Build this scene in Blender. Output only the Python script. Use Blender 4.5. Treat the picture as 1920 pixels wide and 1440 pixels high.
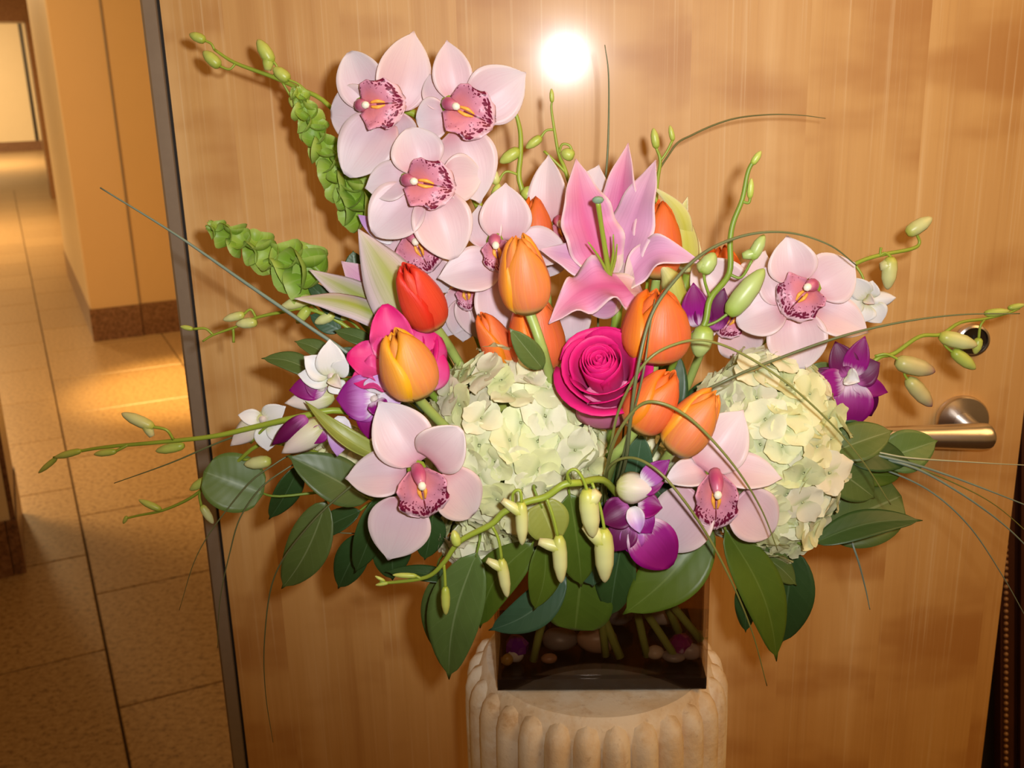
import bpy, math, random
import numpy as np
from mathutils import Vector, Matrix

for o in list(bpy.data.objects): bpy.data.objects.remove(o)
scene = bpy.context.scene
rnd = random.Random(7)

# ------------------------------------------------------------------ camera
FPX = 1941.0                                   # focal length in pixels of a 1920 x 1440 frame
CAM = np.array([0.0, -1.10, 1.42])             # 1.1 m in front of the door, hand held at 1.42 m
_p, _y, _r = [math.radians(a) for a in (16.6, 2.1, 1.6)]
FWD = np.array([-math.sin(_y)*math.cos(_p), math.cos(_y)*math.cos(_p), -math.sin(_p)])
_R = np.cross(FWD, [0, 0, 1.0]); _R /= np.linalg.norm(_R); _U = np.cross(_R, FWD)
RGT = _R*math.cos(_r) - _U*math.sin(_r); UPV = _R*math.sin(_r) + _U*math.cos(_r)
cd = bpy.data.cameras.new('camera'); cam = bpy.data.objects.new('camera', cd)
scene.collection.objects.link(cam); scene.camera = cam
cam.matrix_world = Matrix((( RGT[0], UPV[0], -FWD[0], CAM[0]), (RGT[1], UPV[1], -FWD[1], CAM[1]),
                           (RGT[2], UPV[2], -FWD[2], CAM[2]), (0, 0, 0, 1)))
cd.sensor_fit = 'HORIZONTAL'; cd.sensor_width = 36.0; cd.lens = FPX/1920*36.0
cd.clip_start = 0.02; cd.clip_end = 100
cd.dof.use_dof = True; cd.dof.focus_distance = 0.80; cd.dof.aperture_fstop = 13.0

# ------------------------------------------------------------------ light
vs = scene.view_settings
vs.view_transform = 'Standard'; vs.look = 'None'; vs.gamma = 1.0; vs.use_curve_mapping = False
vs.exposure = 0.0
w = bpy.data.worlds.new('world'); scene.world = w; w.use_nodes = True
w.node_tree.nodes['Background'].inputs[0].default_value = (1.0, 0.52, 0.17, 1)
w.node_tree.nodes['Background'].inputs[1].default_value = 0.225

def light(name, kind, loc, aim, energy, color, **kw):
    l = bpy.data.lights.new(name, kind); o = bpy.data.objects.new(name, l)
    scene.collection.objects.link(o); o.location = loc
    o.rotation_euler = (Vector(aim) - Vector(loc)).to_track_quat('-Z', 'Y').to_euler()
    l.energy = energy; l.color = color
    for k, v in kw.items(): setattr(l, k, v)
    return o
fl = CAM + RGT*0.045 + UPV*0.034
fa = fl + FWD + UPV*0.20 + RGT*0.02
light('camera_flash', 'SPOT', fl, fa, 29.5, (0.985, 0.98, 1.0), spot_size=math.radians(76), spot_blend=1.0, shadow_soft_size=0.013)
light('hall_downlight', 'SPOT', (-1.72, 3.75, 2.9), (-1.72, 3.75, 0), 900, (1.0, 0.62, 0.20), spot_size=0.5, spot_blend=0.9, shadow_soft_size=0.06)
light('hall_lamp', 'AREA', (-3.0, 2.6, 2.9), (-3.0, 2.6, 0), 80, (1.0, 0.63, 0.27), size=0.6)
light('far_hall_lamp', 'AREA', (-6.6, 8.6, 2.9), (-6.6, 8.6, 0), 300, (1.0, 0.66, 0.30), size=0.8)
light('end_hall_lamp', 'AREA', (-11.5, 18.5, 2.9), (-12, 20, 0), 420, (1.0, 0.72, 0.38), size=0.8)
light('room_ceiling_lamp', 'AREA', (1.25, -0.85, 2.35), (0.45, -0.1, 0.7), 17, (1.0, 0.55, 0.20), size=1.1)

# ------------------------------------------------------------------ measuring helpers
def P(px, py, Y):
    """world point at door distance Y that the photograph shows at a pixel (1920 x 1440 frame)"""
    d = RGT*(px-960)/FPX + UPV*(720-py)/FPX + FWD
    return CAM + d*((Y-CAM[1])/d[1])
def S(p): return float((np.asarray(p)-CAM) @ FWD)/FPX          # metres per pixel at a point
def nrm(v):
    v = np.asarray(v, float); return v/(np.linalg.norm(v)+1e-12)

# ------------------------------------------------------------------ object helpers
COL = scene.collection
ORG = {}
def thing(name, label, cat, loc, group=None):
    o = bpy.data.objects.new(name, None); COL.objects.link(o)
    o.empty_display_size = 0.02
    o.location = tuple(float(a) for a in loc); o['label'] = label; o['category'] = cat
    if group: o['group'] = group
    ORG[o.name] = np.array(loc, float)
    return o
def structure(o): o['kind'] = 'structure'; return o
def catmull(pts, n=6):
    pts = [np.asarray(p, float) for p in pts]
    if len(pts) < 3: return [pts[0] + (pts[-1]-pts[0])*i/n for i in range(n+1)]
    e = [2*pts[0]-pts[1]] + pts + [2*pts[-1]-pts[-2]]
    out = []
    for i in range(1, len(e)-2):
        for k in range(n):
            t = k/n; a, b, c, d = e[i-1], e[i], e[i+1], e[i+2]
            out.append(.5*((2*b) + (c-a)*t + (2*a-5*b+4*c-d)*t*t + (-a+3*b-3*c+d)*t**3))
    out.append(pts[-1]); return out

class MB:
    def __init__(s): s.v = []; s.f = []; s.uv = []
    def quadgrid(s, G, UV, flip=False, wrap=False):
        b = len(s.v); a, c = G.shape[:2]
        s.v += [tuple(x) for x in G.reshape(-1, 3)]; s.uv += [tuple(x) for x in UV.reshape(-1, 2)]
        for i in range(a-1):
            for j in range(c-1 if not wrap else c):
                k = (j+1) % c
                q = (b+i*c+j, b+i*c+k, b+(i+1)*c+k, b+(i+1)*c+j)
                s.f.append(q[::-1] if flip else q)
        return b
    def sheet(s, G, UV, thick=0.0006):
        if thick <= 0: s.quadgrid(G, UV); return s
        gv = np.gradient(G, axis=0); gu = np.gradient(G, axis=1)
        N = np.cross(gu, gv); N /= (np.linalg.norm(N, axis=2, keepdims=True)+1e-12)
        b1 = s.quadgrid(G+N*thick/2, UV); b2 = s.quadgrid(G-N*thick/2, UV, True)
        a, c = G.shape[:2]
        ring = [(0, j) for j in range(c)] + [(i, c-1) for i in range(1, a)] + [(a-1, j) for j in range(c-2, -1, -1)] + [(i, 0) for i in range(a-2, 0, -1)]
        for q in range(len(ring)):
            (i, j), (k, l) = ring[q], ring[(q+1) % len(ring)]
            s.f.append((b1+k*c+l, b1+i*c+j, b2+i*c+j, b2+k*c+l))
        return s
    def tube(s, pts, rad, sides=7, smooth=5, flat=1.0):
        pts = catmull(pts, smooth) if smooth else [np.asarray(p, float) for p in pts]
        n = len(pts)
        if np.isscalar(rad): rr = [rad]*n
        else: rr = np.interp(np.linspace(0, 1, n), np.linspace(0, 1, len(rad)), rad)
        G = np.zeros((n, sides, 3)); UV = np.zeros((n, sides, 2)); prev = None
        for i, p in enumerate(pts):
            t = nrm(pts[min(i+1, n-1)]-pts[max(i-1, 0)])
            if prev is None:
                prev = np.cross(t, [0, 0, 1.0] if abs(t[2]) < .9 else [1.0, 0, 0])
            x = nrm(prev - t*(prev@t)); prev = x; y = np.cross(t, x)
            for j in range(sides):
                a = 2*math.pi*j/sides
                G[i, j] = p + (x*math.cos(a) + y*math.sin(a)*flat)*rr[i]; UV[i, j] = (j/sides, i/(n-1))
        b = s.quadgrid(G, UV, wrap=True)
        s.f.append(tuple(b+j for j in range(sides))[::-1]); s.f.append(tuple(b+(n-1)*sides+j for j in range(sides)))
        return s
    def blob(s, c, axes, nu=10, nv=7, noise=0.0, seed=0):
        """ellipsoid with three axis vectors"""
        r = random.Random(seed); A = [np.asarray(a, float) for a in axes]; c = np.asarray(c, float)
        G = np.zeros((nv, nu, 3)); UV = np.zeros((nv, nu, 2))
        k1, k2, k3 = r.uniform(0, 6), r.uniform(0, 6), r.uniform(0, 6)
        for i in range(nv):
            th = math.pi*(0.02+0.96*i/(nv-1))
            for j in range(nu):
                ph = 2*math.pi*j/nu
                q = 1+noise*(math.sin(2*ph+k1)*math.sin(th) + .6*math.sin(3*th+k2+ph))
                G[i, j] = c + q*(A[0]*math.sin(th)*math.cos(ph) + A[1]*math.sin(th)*math.sin(ph) + A[2]*math.cos(th)); UV[i, j] = (j/nu, i/(nv-1))
        b = s.quadgrid(G, UV, wrap=True, flip=True)
        s.f.append(tuple(b+j for j in range(nu))); s.f.append(tuple(b+(nv-1)*nu+j for j in range(nu))[::-1])
        return s
    def box(s, x0, x1, y0, y1, z0, z1, M=None, bev=0.0):
        b = len(s.v)
        c = [(x, y, z) for z in (z0, z1) for y in (y0, y1) for x in (x0, x1)]
        if M is not None: c = [tuple(M @ Vector(q)) for q in c]
        s.v += c; s.uv += [(0, 0)]*8
        for q in ((0, 2, 3, 1), (4, 5, 7, 6), (0, 1, 5, 4), (2, 6, 7, 3), (0, 4, 6, 2), (1, 3, 7, 5)): s.f.append(tuple(b+i for i in q))
        return s
    def lathe(s, prof, c, ax, sides=32, x0=None):
        ax = nrm(ax); x = nrm(np.cross(ax, [0, 0, 1.0] if abs(ax[2]) < .9 else [1.0, 0, 0])); y = np.cross(ax, x)
        G = np.zeros((len(prof), sides, 3)); UV = np.zeros((len(prof), sides, 2))
        for i, (r, h) in enumerate(prof):
            for j in range(sides):
                a = 2*math.pi*j/sides
                G[i, j] = np.asarray(c) + ax*h + (x*math.cos(a)+y*math.sin(a))*r; UV[i, j] = (j/sides, i/(len(prof)-1))
        b = s.quadgrid(G, UV, wrap=True)
        s.f.append(tuple(b+j for j in range(sides))[::-1]); n = (len(prof)-1)*sides
        s.f.append(tuple(b+n+j for j in range(sides)))
        return s
    def mesh(s, name, mat, org=(0, 0, 0), smooth=True, sharp=None):
        me = bpy.data.meshes.new(name)
        V = np.array(s.v, float)-np.asarray(org, float)
        me.from_pydata(V.tolist(), [], s.f)
        ul = me.uv_layers.new(name='UVMap')
        idx = np.zeros(len(me.loops), int); me.loops.foreach_get('vertex_index', idx)
        ul.data.foreach_set('uv', np.array(s.uv, float)[idx].ravel())
        if smooth:
            me.polygons.foreach_set('use_smooth', [True]*len(me.polygons))
            if sharp: me.set_sharp_from_angle(angle=math.radians(sharp))
        me.materials.append(mat); me.update()
        return me
    def build(s, name, mat, parent=None, smooth=True, sharp=None, label=None):
        org = ORG[parent.name] if parent is not None else np.zeros(3)
        o = bpy.data.objects.new(name, s.mesh(name, mat, org, smooth, sharp)); COL.objects.link(o)
        if parent is not None: o.parent = parent; ORG[o.name] = org
        else: ORG[o.name] = np.zeros(3)
        if label: o['label'] = label
        return o

# petal / leaf surface --------------------------------------------------------
PROF = {
 'ovate':  lambda v: max(0.02, 0.32*(1-v)**2 + math.sin(math.pi*min(1, v**0.84))**0.80 - .10*max(0, v-.80)/.20),
 'round':  lambda v: max(0.03, 0.34*(1-v)**1.6 + math.sin(math.pi*(0.04+0.945*v)**0.98)**0.62),
 'lance':  lambda v: max(0.02, (0.32*(1-v) + math.sin(math.pi*v**0.75)**0.95)),
 'leaf':   lambda v: max(0.015, math.sin(math.pi*v**0.80)**0.78*(1-.10*v) - 0.20*max(0, v-.86)/.14),
 'leafround': lambda v: max(0.02, math.sqrt(max(0, 1-(2*v-1)**2))**0.85),
}
def petal(base, tip, wid, shape='ovate', n=(0, 0), bend=0.08, cup=0.10, curl=0.0, wave=0.0, wk=3.0, groove=0.0, side=0.0, thick=0.0007, nu=8, nv=12, ph=0.0, droop=0.0):
    base = np.asarray(base, float); tip = np.asarray(tip, float)
    L = tip-base; ln = np.linalg.norm(L); ey = L/ln
    z = nrm(CAM-(base+tip)/2) + RGT*n[0] + UPV*n[1]; z = nrm(z - ey*(z@ey)); ex = np.cross(ey, z)
    G = np.zeros((nv+1, nu+1, 3)); UV = np.zeros((nv+1, nu+1, 2)); pf = PROF[shape]
    for i in range(nv+1):
        v = i/nv; h = wid/2*pf(v)
        for j in range(nu+1):
            u = 2*j/nu-1
            q = bend*ln*math.sin(math.pi*v) + cup*h*(u*u) - curl*ln*v**3 - groove*wid*math.exp(-(u/.22)**2)*math.sin(math.pi*min(1, v+.05))
            q += wave*wid*abs(u)**1.6*math.sin(wk*2*math.pi*v+ph+(1.3 if u > 0 else 0))*math.sin(math.pi*min(1, v+.08))
            G[i, j] = base + ey*ln*v + ex*(u*h + side*ln*math.sin(math.pi*v)) + z*q; UV[i, j] = (j/nu, v)
    G[:, :, 2] -= droop*ln*np.linspace(0, 1, nv+1)[:, None]**2
    return G, UV

# ------------------------------------------------------------------ materials
class NT:
    def __init__(s, name):
        s.m = bpy.data.materials.new(name); s.m.use_nodes = True; s.t = s.m.node_tree
        s.t.nodes.clear(); s.out = s.t.nodes.new('ShaderNodeOutputMaterial')
    def n(s, t, **kw):
        x = s.t.nodes.new('ShaderNode'+t)
        for k, v in kw.items(): setattr(x, k, v)
        return x
    def lk(s, a, b):
        if hasattr(a, 'is_output') or isinstance(a, bpy.types.NodeSocket): s.t.links.new(a, b)
        else:
            try: b.default_value = a
            except Exception: b.default_value = (*a, 1) if len(a) == 3 else a
    def math(s, op, a, b=0.0, clamp=False):
        x = s.n('Math', operation=op); x.use_clamp = clamp; s.lk(a, x.inputs[0]); s.lk(b, x.inputs[1]); return x.outputs[0]
    def mix(s, f, a, b, mode='MIX'):
        x = s.n('MixRGB', blend_type=mode); s.lk(f, x.inputs[0]); s.lk(a, x.inputs[1]); s.lk(b, x.inputs[2]); return x.outputs[0]
    def ramp(s, f, stops, interp='EASE'):
        x = s.n('ValToRGB'); r = x.color_ramp; r.interpolation = interp
        while len(r.elements) < len(stops): r.elements.new(0.5)
        for e, (p, c) in zip(r.elements, stops):
            e.position = p; e.color = (*c, 1) if not np.isscalar(c) else (c, c, c, 1)
        s.lk(f, x.inputs[0]); return x.outputs[0]
    def uv(s):
        t = s.n('UVMap'); p = s.n('SeparateXYZ'); s.lk(t.outputs[0], p.inputs[0]); s.uvv = t.outputs[0]; return p.outputs[0], p.outputs[1]
    def rand(s): return s.n('ObjectInfo').outputs['Random']
    def obj(s): return s.n('TexCoord').outputs['Object']
    def gen(s): return s.n('TexCoord').outputs['Generated']
    def pos(s): return s.n('NewGeometry').outputs['Position']
    def mapv(s, vec, scale=(1, 1, 1), loc=(0, 0, 0), rot=(0, 0, 0)):
        x = s.n('Mapping'); s.lk(vec, x.inputs[0]); x.inputs[1].default_value = loc; x.inputs[2].default_value = rot; x.inputs[3].default_value = scale; return x.outputs[0]
    def noise(s, vec, scale, detail=3.0, rough=.55):
        x = s.n('TexNoise'); s.lk(vec, x.inputs['Vector']); x.inputs['Scale'].default_value = scale; x.inputs['Detail'].default_value = detail; x.inputs['Roughness'].default_value = rough; return x.outputs[0]
    def voro(s, vec, scale, feat='F1'):
        x = s.n('TexVoronoi', feature=feat); s.lk(vec, x.inputs['Vector']); x.inputs['Scale'].default_value = scale; return x.outputs[0]
    def bump(s, h, strength=.2, dist=.002):
        x = s.n('Bump'); x.inputs['Strength'].default_value = strength; x.inputs['Distance'].default_value = dist; s.lk(h, x.inputs['Height']); return x.outputs[0]
    def bsdf(s, col, rough=.5, spec=.5, metal=0.0, coat=0.0, coatr=.1, normal=None, trans=0.0, sss=0.0):
        b = s.n('BsdfPrincipled'); s.lk(col, b.inputs['Base Color']); s.lk(rough, b.inputs['Roughness']); b.inputs['Specular IOR Level'].default_value = spec
        b.inputs['Metallic'].default_value = metal; b.inputs['Coat Weight'].default_value = coat; b.inputs['Coat Roughness'].default_value = coatr
        if normal is not None: s.lk(normal, b.inputs['Normal'])
        if trans > 0:
            t = s.n('BsdfTranslucent'); s.lk(col, t.inputs[0]); mx = s.n('MixShader'); mx.inputs[0].default_value = trans
            s.lk(b.outputs[0], mx.inputs[1]); s.lk(t.outputs[0], mx.inputs[2]); s.lk(mx.outputs[0], s.out.inputs[0])
        else: s.lk(b.outputs[0], s.out.inputs[0])
        return s.m
def plain(name, col, rough=.5, var=.12, scale=60, **kw):
    t = NT(name); c = t.mix(t.noise(t.obj(), scale), tuple(a*(1-var) for a in col), tuple(min(1, a*(1+var)) for a in col))
    return t.bsdf(c, rough, **kw)
def edge_u(t, u): return t.math('ABSOLUTE', t.math('MULTIPLY_ADD', u, 2.0, ) if False else t.math('SUBTRACT', t.math('MULTIPLY', u, 2.0), 1.0))

def m_cym(name, tint):
    t = NT(name); u, v = t.uv(); e = edge_u(t, u); r = t.rand()
    c = t.ramp(v, [(0, tuple(a*b for a, b in zip(tint, (.82, .42, .50)))), (.30, tuple(a*b for a, b in zip(tint, (.94, .76, .79)))), (1, tint)])
    c = t.mix(t.math('MULTIPLY', t.math('POWER', r, 2.0), .40), c, (.74, .47, .50))
    st = t.noise(t.mapv(t.uvv, (26, 1.2, 1)), 1.0, 2)
    c = t.mix(t.math('MULTIPLY', t.math('GREATER_THAN', st, .57), .16), c, (.62, .38, .45))
    c = t.mix(t.math('MULTIPLY', t.math('POWER', e, 6.0), .45), c, (.86, .76, .66))
    return t.bsdf(c, .42, .4, normal=t.bump(st, .12, .001), trans=.15)
M = {}
M['cym'] = m_cym('cymbidium petal', (.715, .650, .685))
M['cym2'] = m_cym('cymbidium petal warm', (.735, .645, .650))
def m_lip():
    t = NT('cymbidium lip'); u, v = t.uv(); e = edge_u(t, u)
    w_ = t.math('SUBTRACT', t.math('MULTIPLY', v, 1.14), .14)
    r = t.math('SQRT', t.math('ADD', t.math('MULTIPLY', t.math('POWER', e, 2.0), .52), t.math('POWER', t.math('MAXIMUM', w_, 0.0), 2.0)))
    nz = t.noise(t.mapv(t.uvv, (9, 9, 1)), 1.0, 2)
    c = t.ramp(r, [(0, (.52, .10, .12)), (.28, (.66, .22, .24)), (.65, (.62, .24, .33)), (.9, (.68, .32, .42)), (1, (.76, .50, .56))])
    d = t.voro(t.mapv(t.uvv, (19, 17, 1)), 1.0)
    th = t.ramp(r, [(0, 0.0), (.46, .0), (.58, .22), (.70, .32), (.82, .58), (.90, .80), (.965, .45), (1, .0)], 'LINEAR')
    d2 = t.math('ADD', d, t.math('MULTIPLY', t.math('SUBTRACT', nz, .5), .25))
    spot = t.math('MULTIPLY', t.math('SUBTRACT', th, d2), 9.0, True)
    c = t.mix(spot, c, (.16, .006, .035))
    keel = t.math('MULTIPLY', t.math('LESS_THAN', e, .035), t.math('MULTIPLY', t.math('GREATER_THAN', v, .35), t.math('LESS_THAN', v, .82)))
    c = t.mix(keel, c, (.18, .02, .03))
    return t.bsdf(c, .4, .4, normal=t.bump(nz, .2, .002), trans=.08)
M['lip'] = m_lip()
M['column'] = (lambda t: t.bsdf(t.ramp(t.uv()[1], [(0, (.52, .12, .20)), (.5, (.44, .06, .15)), (1, (.58, .18, .26))]), .35, .5))(NT('orchid column'))
M['anther'] = plain('anther cap', (.88, .78, .62), .4)
M['crest'] = plain('yellow crest', (.86, .40, .05), .45)
def m_lily(name, mid, pale, edge):
    t = NT(name); u, v = t.uv(); e = edge_u(t, u)
    st = t.noise(t.mapv(t.uvv, (22, 1.0, 1)), 1.0, 2)
    c = t.ramp(e, [(0, mid), (.40, tuple(.6*a+.4*b for a, b in zip(mid, pale))), (.82, pale), (1, edge)])
    c = t.mix(t.math('MULTIPLY', t.math('POWER', v, 5.0), .8), c, edge)
    c = t.mix(t.math('MULTIPLY', t.math('LESS_THAN', v, .16), .45), c, (.70, .66, .40))
    c = t.mix(t.math('MULTIPLY', t.math('GREATER_THAN', st, .55), .18), c, tuple(a*.8 for a in mid))
    return t.bsdf(c, .55, .25, normal=t.bump(st, .22, .001), trans=.15)
M['lily'] = m_lily('pink lily tepal', (.60, .11, .29), (.68, .29, .47), (.80, .56, .58))
M['lilyside'] = m_lily('pale pink lily tepal', (.62, .28, .47), (.66, .37, .54), (.78, .58, .60))
M['lilyback'] = m_lily('lily tepal back', (.30, .36, .05), (.60, .50, .50), (.76, .64, .67))
M['lilygreen'] = m_lily('yellow green lily tepal', (.52, .52, .07), (.62, .62, .20), (.80, .76, .50))
def m_tulip(name, mid, edge, top):
    t = NT(name); u, v = t.uv(); e = edge_u(t, u)
    st = t.noise(t.mapv(t.uvv, (20, 1.1, 1)), 1.0, 2)
    fine = t.noise(t.mapv(t.uvv, (46, 1.6, 1)), 1.0, 3, .6)
    f = t.math('ADD', t.math('MULTIPLY', t.math('POWER', e, 2.0), 1.05), t.math('MULTIPLY', t.math('POWER', v, 6.0), .6))
    f = t.math('ADD', f, t.math('MULTIPLY', t.math('SUBTRACT', st, .5), .75), True)
    c = t.mix(t.math('MULTIPLY', t.ramp(fine, [(.45, 0), (.7, 1)]), .35), mid, tuple(min(1, a_*b_) for a_, b_ in zip(mid, (1.0, 1.35, 2.2))))
    c = t.mix(f, c, t.mix(t.math('POWER', v, 2.0), edge, top))
    c = t.mix(t.ramp(v, [(0, .9), (.16, 0)]), c, (.52, .46, .14))
    return t.bsdf(c, .45, .35, normal=t.bump(t.math('ADD', st, fine), .25, .001), trans=.12)
M['tul_or'] = m_tulip('orange tulip petal', (.74, .145, .045), (.86, .27, .008), (.82, .15, .004))
M['tul_sal'] = m_tulip('salmon tulip petal', (.76, .215, .075), (.88, .36, .012), (.86, .28, .006))
M['tul_ye'] = m_tulip('yellow orange tulip petal', (.78, .26, .07), (.90, .46, .006), (.88, .36, .004))
M['tul_red'] = m_tulip('red tulip petal', (.70, .065, .022), (.66, .022, .008), (.62, .010, .006))
def m_rose():
    t = NT('hot pink rose petal'); u, v = t.uv()
    st = t.noise(t.mapv(t.uvv, (14, 2, 1)), 1.0, 2)
    c = t.ramp(v, [(0, (.74, .30, .45)), (.5, (.72, .07, .27)), (1, (.70, .010, .175))])
    return t.bsdf(t.mix(t.math('MULTIPLY', st, .25), c, (.62, .02, .16)), .5, .3, normal=t.bump(st, .15, .001), trans=.12)
M['rose'] = m_rose()
M['rosepale'] = plain('pale pink rose back petal', (.72, .20, .36), .5, .15, 50, trans=.12)
def m_hyd(name, a, b, d):
    t = NT(name); u, v = t.uv(); r = t.rand(); e = edge_u(t, u)
    c = t.ramp(r, [(0, a), (.45, b), (.8, d), (1, (.80, .74, .54))])
    c = t.mix(t.ramp(v, [(0, .75), (.30, .0)]), c, (.42, .50, .18))
    c = t.mix(t.math('MULTIPLY', t.noise(t.obj(), 90, 2), .5), c, (.80, .80, .58))
    vein = t.noise(t.mapv(t.uvv, (10, 3, 1)), 1.0, 2)
    return t.bsdf(c, .55, .3, normal=t.bump(vein, .15, .001), trans=.22)
M['hyd'] = m_hyd('hydrangea petal', (.72, .76, .33), (.80, .82, .44), (.84, .84, .56))
M['hydeye'] = plain('hydrangea eye', (.40, .46, .22), .5)
def m_den(name, tip, mid, base):
    t = NT(name); u, v = t.uv(); st = t.noise(t.mapv(t.uvv, (18, 1.2, 1)), 1.0, 2)
    f = t.math('ADD', v, t.math('MULTIPLY', t.math('SUBTRACT', st, .5), .3))
    c = t.ramp(f, [(.0, base), (.06, base), (.32, mid), (.75, tip)])
    return t.bsdf(c, .45, .35, normal=t.bump(st, .12, .001), trans=.15)
M['den_pu'] = m_den('purple dendrobium petal', (.22, .002, .13), (.30, .006, .21), (.70, .52, .64))
M['den_dk'] = m_den('dark purple dendrobium petal', (.110, .0015, .056), (.14, .003, .080), (.42, .10, .34))
M['den_bi'] = m_den('purple and white dendrobium petal', (.24, .004, .19), (.47, .13, .47), (.80, .76, .78))
M['den_li'] = m_den('lilac dendrobium petal', (.60, .34, .70), (.76, .64, .78), (.80, .76, .78))
M['den_wh'] = m_den('white dendrobium petal', (.80, .79, .78), (.80, .80, .76), (.66, .68, .48))
M['den_cr'] = m_den('cream dendrobium sepal', (.76, .66, .60), (.76, .72, .52), (.56, .58, .22))
def m_bud(name, a, b, tip):
    t = NT(name); u, v = t.uv()
    c = t.ramp(v, [(0, a), (.55, b), (1, tip)])
    st = t.noise(t.mapv(t.uvv, (12, 1, 1)), 1.0, 2)
    return t.bsdf(t.mix(t.math('MULTIPLY', st, .3), c, a), .38, .45)
M['bud'] = m_bud('green orchid bud', (.34, .44, .05), (.50, .58, .12), (.50, .50, .14))
M['budpale'] = m_bud('pale green orchid bud', (.48, .52, .08), (.64, .66, .30), (.62, .57, .30))
M['budpurple'] = m_bud('purple tinged orchid bud', (.48, .48, .14), (.52, .44, .20), (.26, .06, .16))
M['budgreen'] = m_bud('fresh green orchid bud', (.28, .42, .05), (.44, .54, .20), (.36, .45, .12))
M['stem'] = plain('green stem', (.19, .29, .03), .45, .25, 40)
M['stemy'] = plain('yellow green stem', (.28, .37, .035), .42, .2, 40)
M['stemtul'] = plain('pale tulip stem', (.32, .42, .10), .42, .2, 40)
def m_leaf(name, col, rib, rough=.42):
    t = NT(name); u, v = t.uv(); e = edge_u(t, u); r = t.rand()
    c = t.mix(t.noise(t.obj(), 40, 3), tuple(a*.75 for a in col), tuple(a*1.2 for a in col))
    c = t.mix(t.math('MULTIPLY', r, .35), c, tuple(a*b for a, b in zip(col, (1.35, 1.15, .8))))
    wv = t.math('SINE', t.math('MULTIPLY', t.math('SUBTRACT', v, t.math('MULTIPLY', e, .22)), 48.0))
    sv = t.math('MULTIPLY', t.math('GREATER_THAN', wv, .975), .12)
    c = t.mix(sv, c, rib)
    c = t.mix(t.math('MULTIPLY', t.math('LESS_THAN', e, .035), .8), c, rib)
    return t.bsdf(c, rough, .45, normal=t.bump(t.math('ADD', wv, t.math('MULTIPLY', t.noise(t.obj(), 90, 2), 1.5)), .04, .0006), trans=.06)
M['leaf'] = m_leaf('salal leaf', (.082, .130, .030), (.18, .23, .09))
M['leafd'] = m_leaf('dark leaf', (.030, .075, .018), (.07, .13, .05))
M['leafl'] = m_leaf('light leaf', (.105, .180, .042), (.20, .28, .11))
M['leafb'] = m_leaf('bright leaf', (.072, .128, .012), (.12, .18, .03))
M['leafo'] = m_leaf('olive leaf', (.26, .30, .055), (.36, .40, .12))
M['leaft'] = m_leaf('bluish leaf', (.042, .100, .048), (.10, .17, .10))
def m_bell():
    t = NT('bells of ireland calyx'); u, v = t.uv(); r = t.rand()
    c = t.mix(r, (.24, .42, .035), (.38, .54, .06)); c = t.mix(t.ramp(v, [(.55, 0), (1, .55)]), c, (.46, .60, .16))
    ve = t.math('SINE', t.math('MULTIPLY', u, 62.8)); c = t.mix(t.math('MULTIPLY', t.math('GREATER_THAN', ve, .9), .2), c, (.50, .60, .22))
    return t.bsdf(c, .45, .4, trans=.25)
M['bell'] = m_bell()
M['grass'] = plain('lily grass', (.13, .15, .06), .4, .2, 30)
M['grassy'] = plain('yellow green grass', (.19, .20, .05), .4, .2, 30)
M['grassb'] = plain('blue green grass', (.20, .27, .21), .38, .2, 30)
M['grassp'] = plain('pale grass', (.42, .44, .27), .38, .2, 30)

def m_wood():
    t = NT('maple veneer'); p = t.pos(); sp = t.n('SeparateXYZ'); t.lk(p, sp.inputs[0])
    x, z = sp.outputs[0], sp.outputs[2]
    strip = t.math('FLOOR', t.math('DIVIDE', t.math('ADD', x, 1.03), .118))
    wn = t.n('TexWhiteNoise', noise_dimensions='1D'); t.lk(strip, wn.inputs[1]); rs = wn.outputs[0]
    cb = t.n('CombineXYZ'); t.lk(x, cb.inputs[0]); t.lk(t.math('MULTIPLY', rs, 7.0), cb.inputs[1]); t.lk(z, cb.inputs[2])
    v = cb.outputs[0]
    fine = t.noise(t.mapv(v, (330, 1, 3.0)), 1.0, 3, .6)
    big = t.noise(t.mapv(v, (20, 1, 1.1)), 1.0, 4, .6)
    fig = t.noise(t.mapv(v, (5, 1, 11)), 1.0, 3, .5)
    c = t.ramp(big, [(.25, (.56, .285, .075)), (.5, (.70, .405, .130)), (.75, (.82, .53, .215))])
    c = t.mix(t.math('MULTIPLY', t.ramp(fig, [(.45, 0), (.68, 1)]), .72), c, (.47, .205, .045))
    c = t.mix(t.math('MULTIPLY', t.ramp(fine, [(.55, 0), (.78, 1)]), .45), c, (.88, .68, .38))
    c = t.mix(t.math('MULTIPLY', t.ramp(fine, [(.25, 1), (.45, 0)]), .22), c, (.48, .23, .06))
    c = t.mix(t.math('MULTIPLY', t.math('SUBTRACT', rs, .3), .22), c, (.52, .25, .07))
    nb = t.bump(t.math('ADD', fine, t.math('MULTIPLY', t.noise(t.mapv(v, (60, 1, 60)), 1.0, 2), .7)), .05, .002)
    return t.bsdf(c, .50, .55, coat=.24, coatr=.15, normal=nb)
M['wood'] = m_wood()
M['steel'] = plain('brushed steel', (.68, .63, .57), .28, .06, 120, metal=1.0)
M['steeldark'] = plain('dark metal', (.10, .085, .07), .35, .1, 80, metal=1.0)
M['alu'] = plain('aluminium door edge', (.40, .33, .25), .42, .08, 90, metal=.5)
M['black'] = plain('black seal and gap shade', (.012, .010, .008), .6)
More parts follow.
